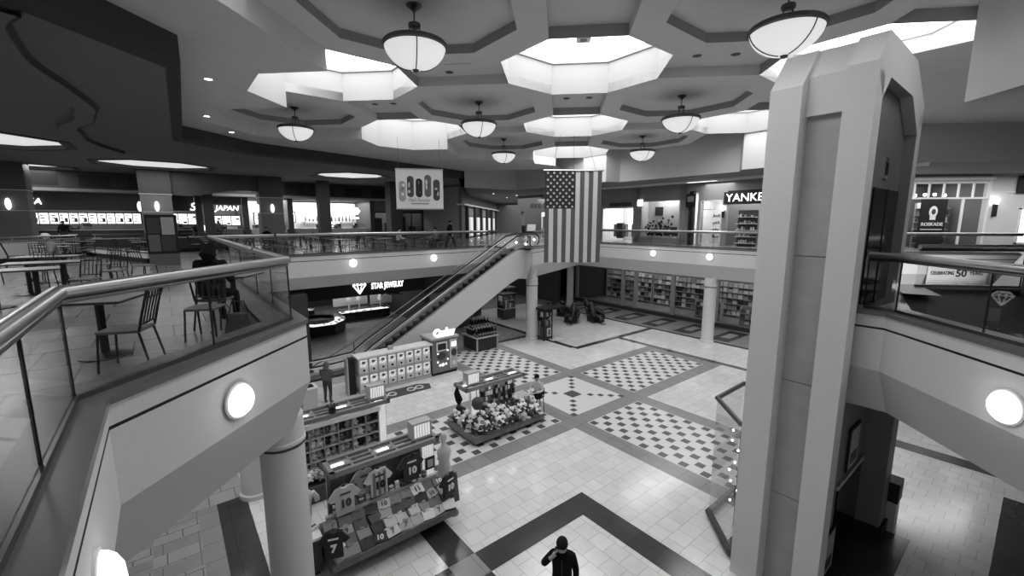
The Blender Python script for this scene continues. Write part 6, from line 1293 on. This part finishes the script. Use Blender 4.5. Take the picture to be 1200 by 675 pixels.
# man with pale cap at the third table
pm_ = (-14.75, 11.1, UP); human('man with pale cap and grey jacket seated at a left cafe table', sit(.47), pm_, .75 - PI / 2 + .3, (CLOTH_MID, DENIM), 'cap', extra=HAIR_LT, bulk=1.15); dup(c0, (pm_[0], pm_[1], UP + .002), .75 - PI / 2 + .3, 'chair under the man with pale cap')
# walker on the balcony, hooded visitor below, distant diners
human('dark clothed person walking along the food court balcony left of escalator head', stand(knL=(-.1, -.2, .52), anL=(-.1, -.32, .12), toL=(-.1, -.48, .08), knR=(.1, .08, .5), anR=(.1, .3, .16), toR=(.1, .18, .05)), U(14.6, 24.6) + (UP,), -A45 + PI, (CLOTH_BK, CLOTH_BK), 'short')
human('person in grey hooded top standing with back turned beside the litter bin', stand(elL=(-.24, -.1, 1.16), wrL=(-.15, -.28, 1.1), elR=(.24, -.1, 1.16), wrR=(.15, -.28, 1.1)), U(4.75, 18.15) + (0,), PI + .1, (CLOTH_GR, DENIM), 'hood', bulk=1.25)
for k, (u, v, rz, top, hr, lb) in enumerate(((10.6, 23.6, 2.2, CLOTH_LT, 'short', 'pale-shirted diner seated by the balcony railing above the jewelry sign'), (13.1, 23.8, -2.0, CLOTH_MID, 'bun', 'grey-clothed diner seated by the balcony railing nearer the escalator'), (5.2, 31.5, .5, CLOTH_BK, 'short', 'dark-clothed diner deep in the food court seating'), (1.6, 34.5, -.8, CLOTH_GR, 'long', 'diner with long dark hair deep in the food court'))):
    p = U(u, v) + (UP,); human(lb, sit(.47), p, rz, (top, DENIM), hr); dup(c0, (p[0], p[1], UP + .002), rz, 'chair under the ' + ' '.join(lb.split()[:8]))
for k, (u, v, lb) in enumerate(((-5.2, 42.2, 'customer in dark coat standing at the long left menu counter'), (3.6, 42.1, 'customer in grey top standing at the pizza counter'), (8.2, 42.0, 'customer in black standing at the bright corner counter'))):
    human(lb, stand(), U(u, v) + (UP,), A45 + PI + .3 * k, ((CLOTH_BK, CLOTH_GR, CLOTH_BK)[k], DENIM), ('short', 'bun', 'long')[k])
# ================================================================ RENDER SETTINGS
sc = bpy.context.scene
sc.view_settings.view_transform = 'Standard'; sc.view_settings.look = 'None'; sc.view_settings.gamma = 1; sc.view_settings.use_curve_mapping = False
sc.view_settings.exposure = EXPOSURE
sc.cycles.max_bounces = 6; sc.cycles.diffuse_bounces = 4; sc.cycles.glossy_bounces = 3; sc.cycles.transparent_max_bounces = 24; sc.cycles.transmission_bounces = 3
sc.cycles.use_denoising = True; sc.cycles.sample_clamp_indirect = 4.0; sc.cycles.caustics_reflective = False; sc.cycles.caustics_refractive = False
w = bpy.data.worlds.new('world'); sc.world = w; w.use_nodes = True
w.node_tree.nodes['Background'].inputs[0].default_value = (1, 1, 1, 1); w.node_tree.nodes['Background'].inputs[1].default_value = WORLD
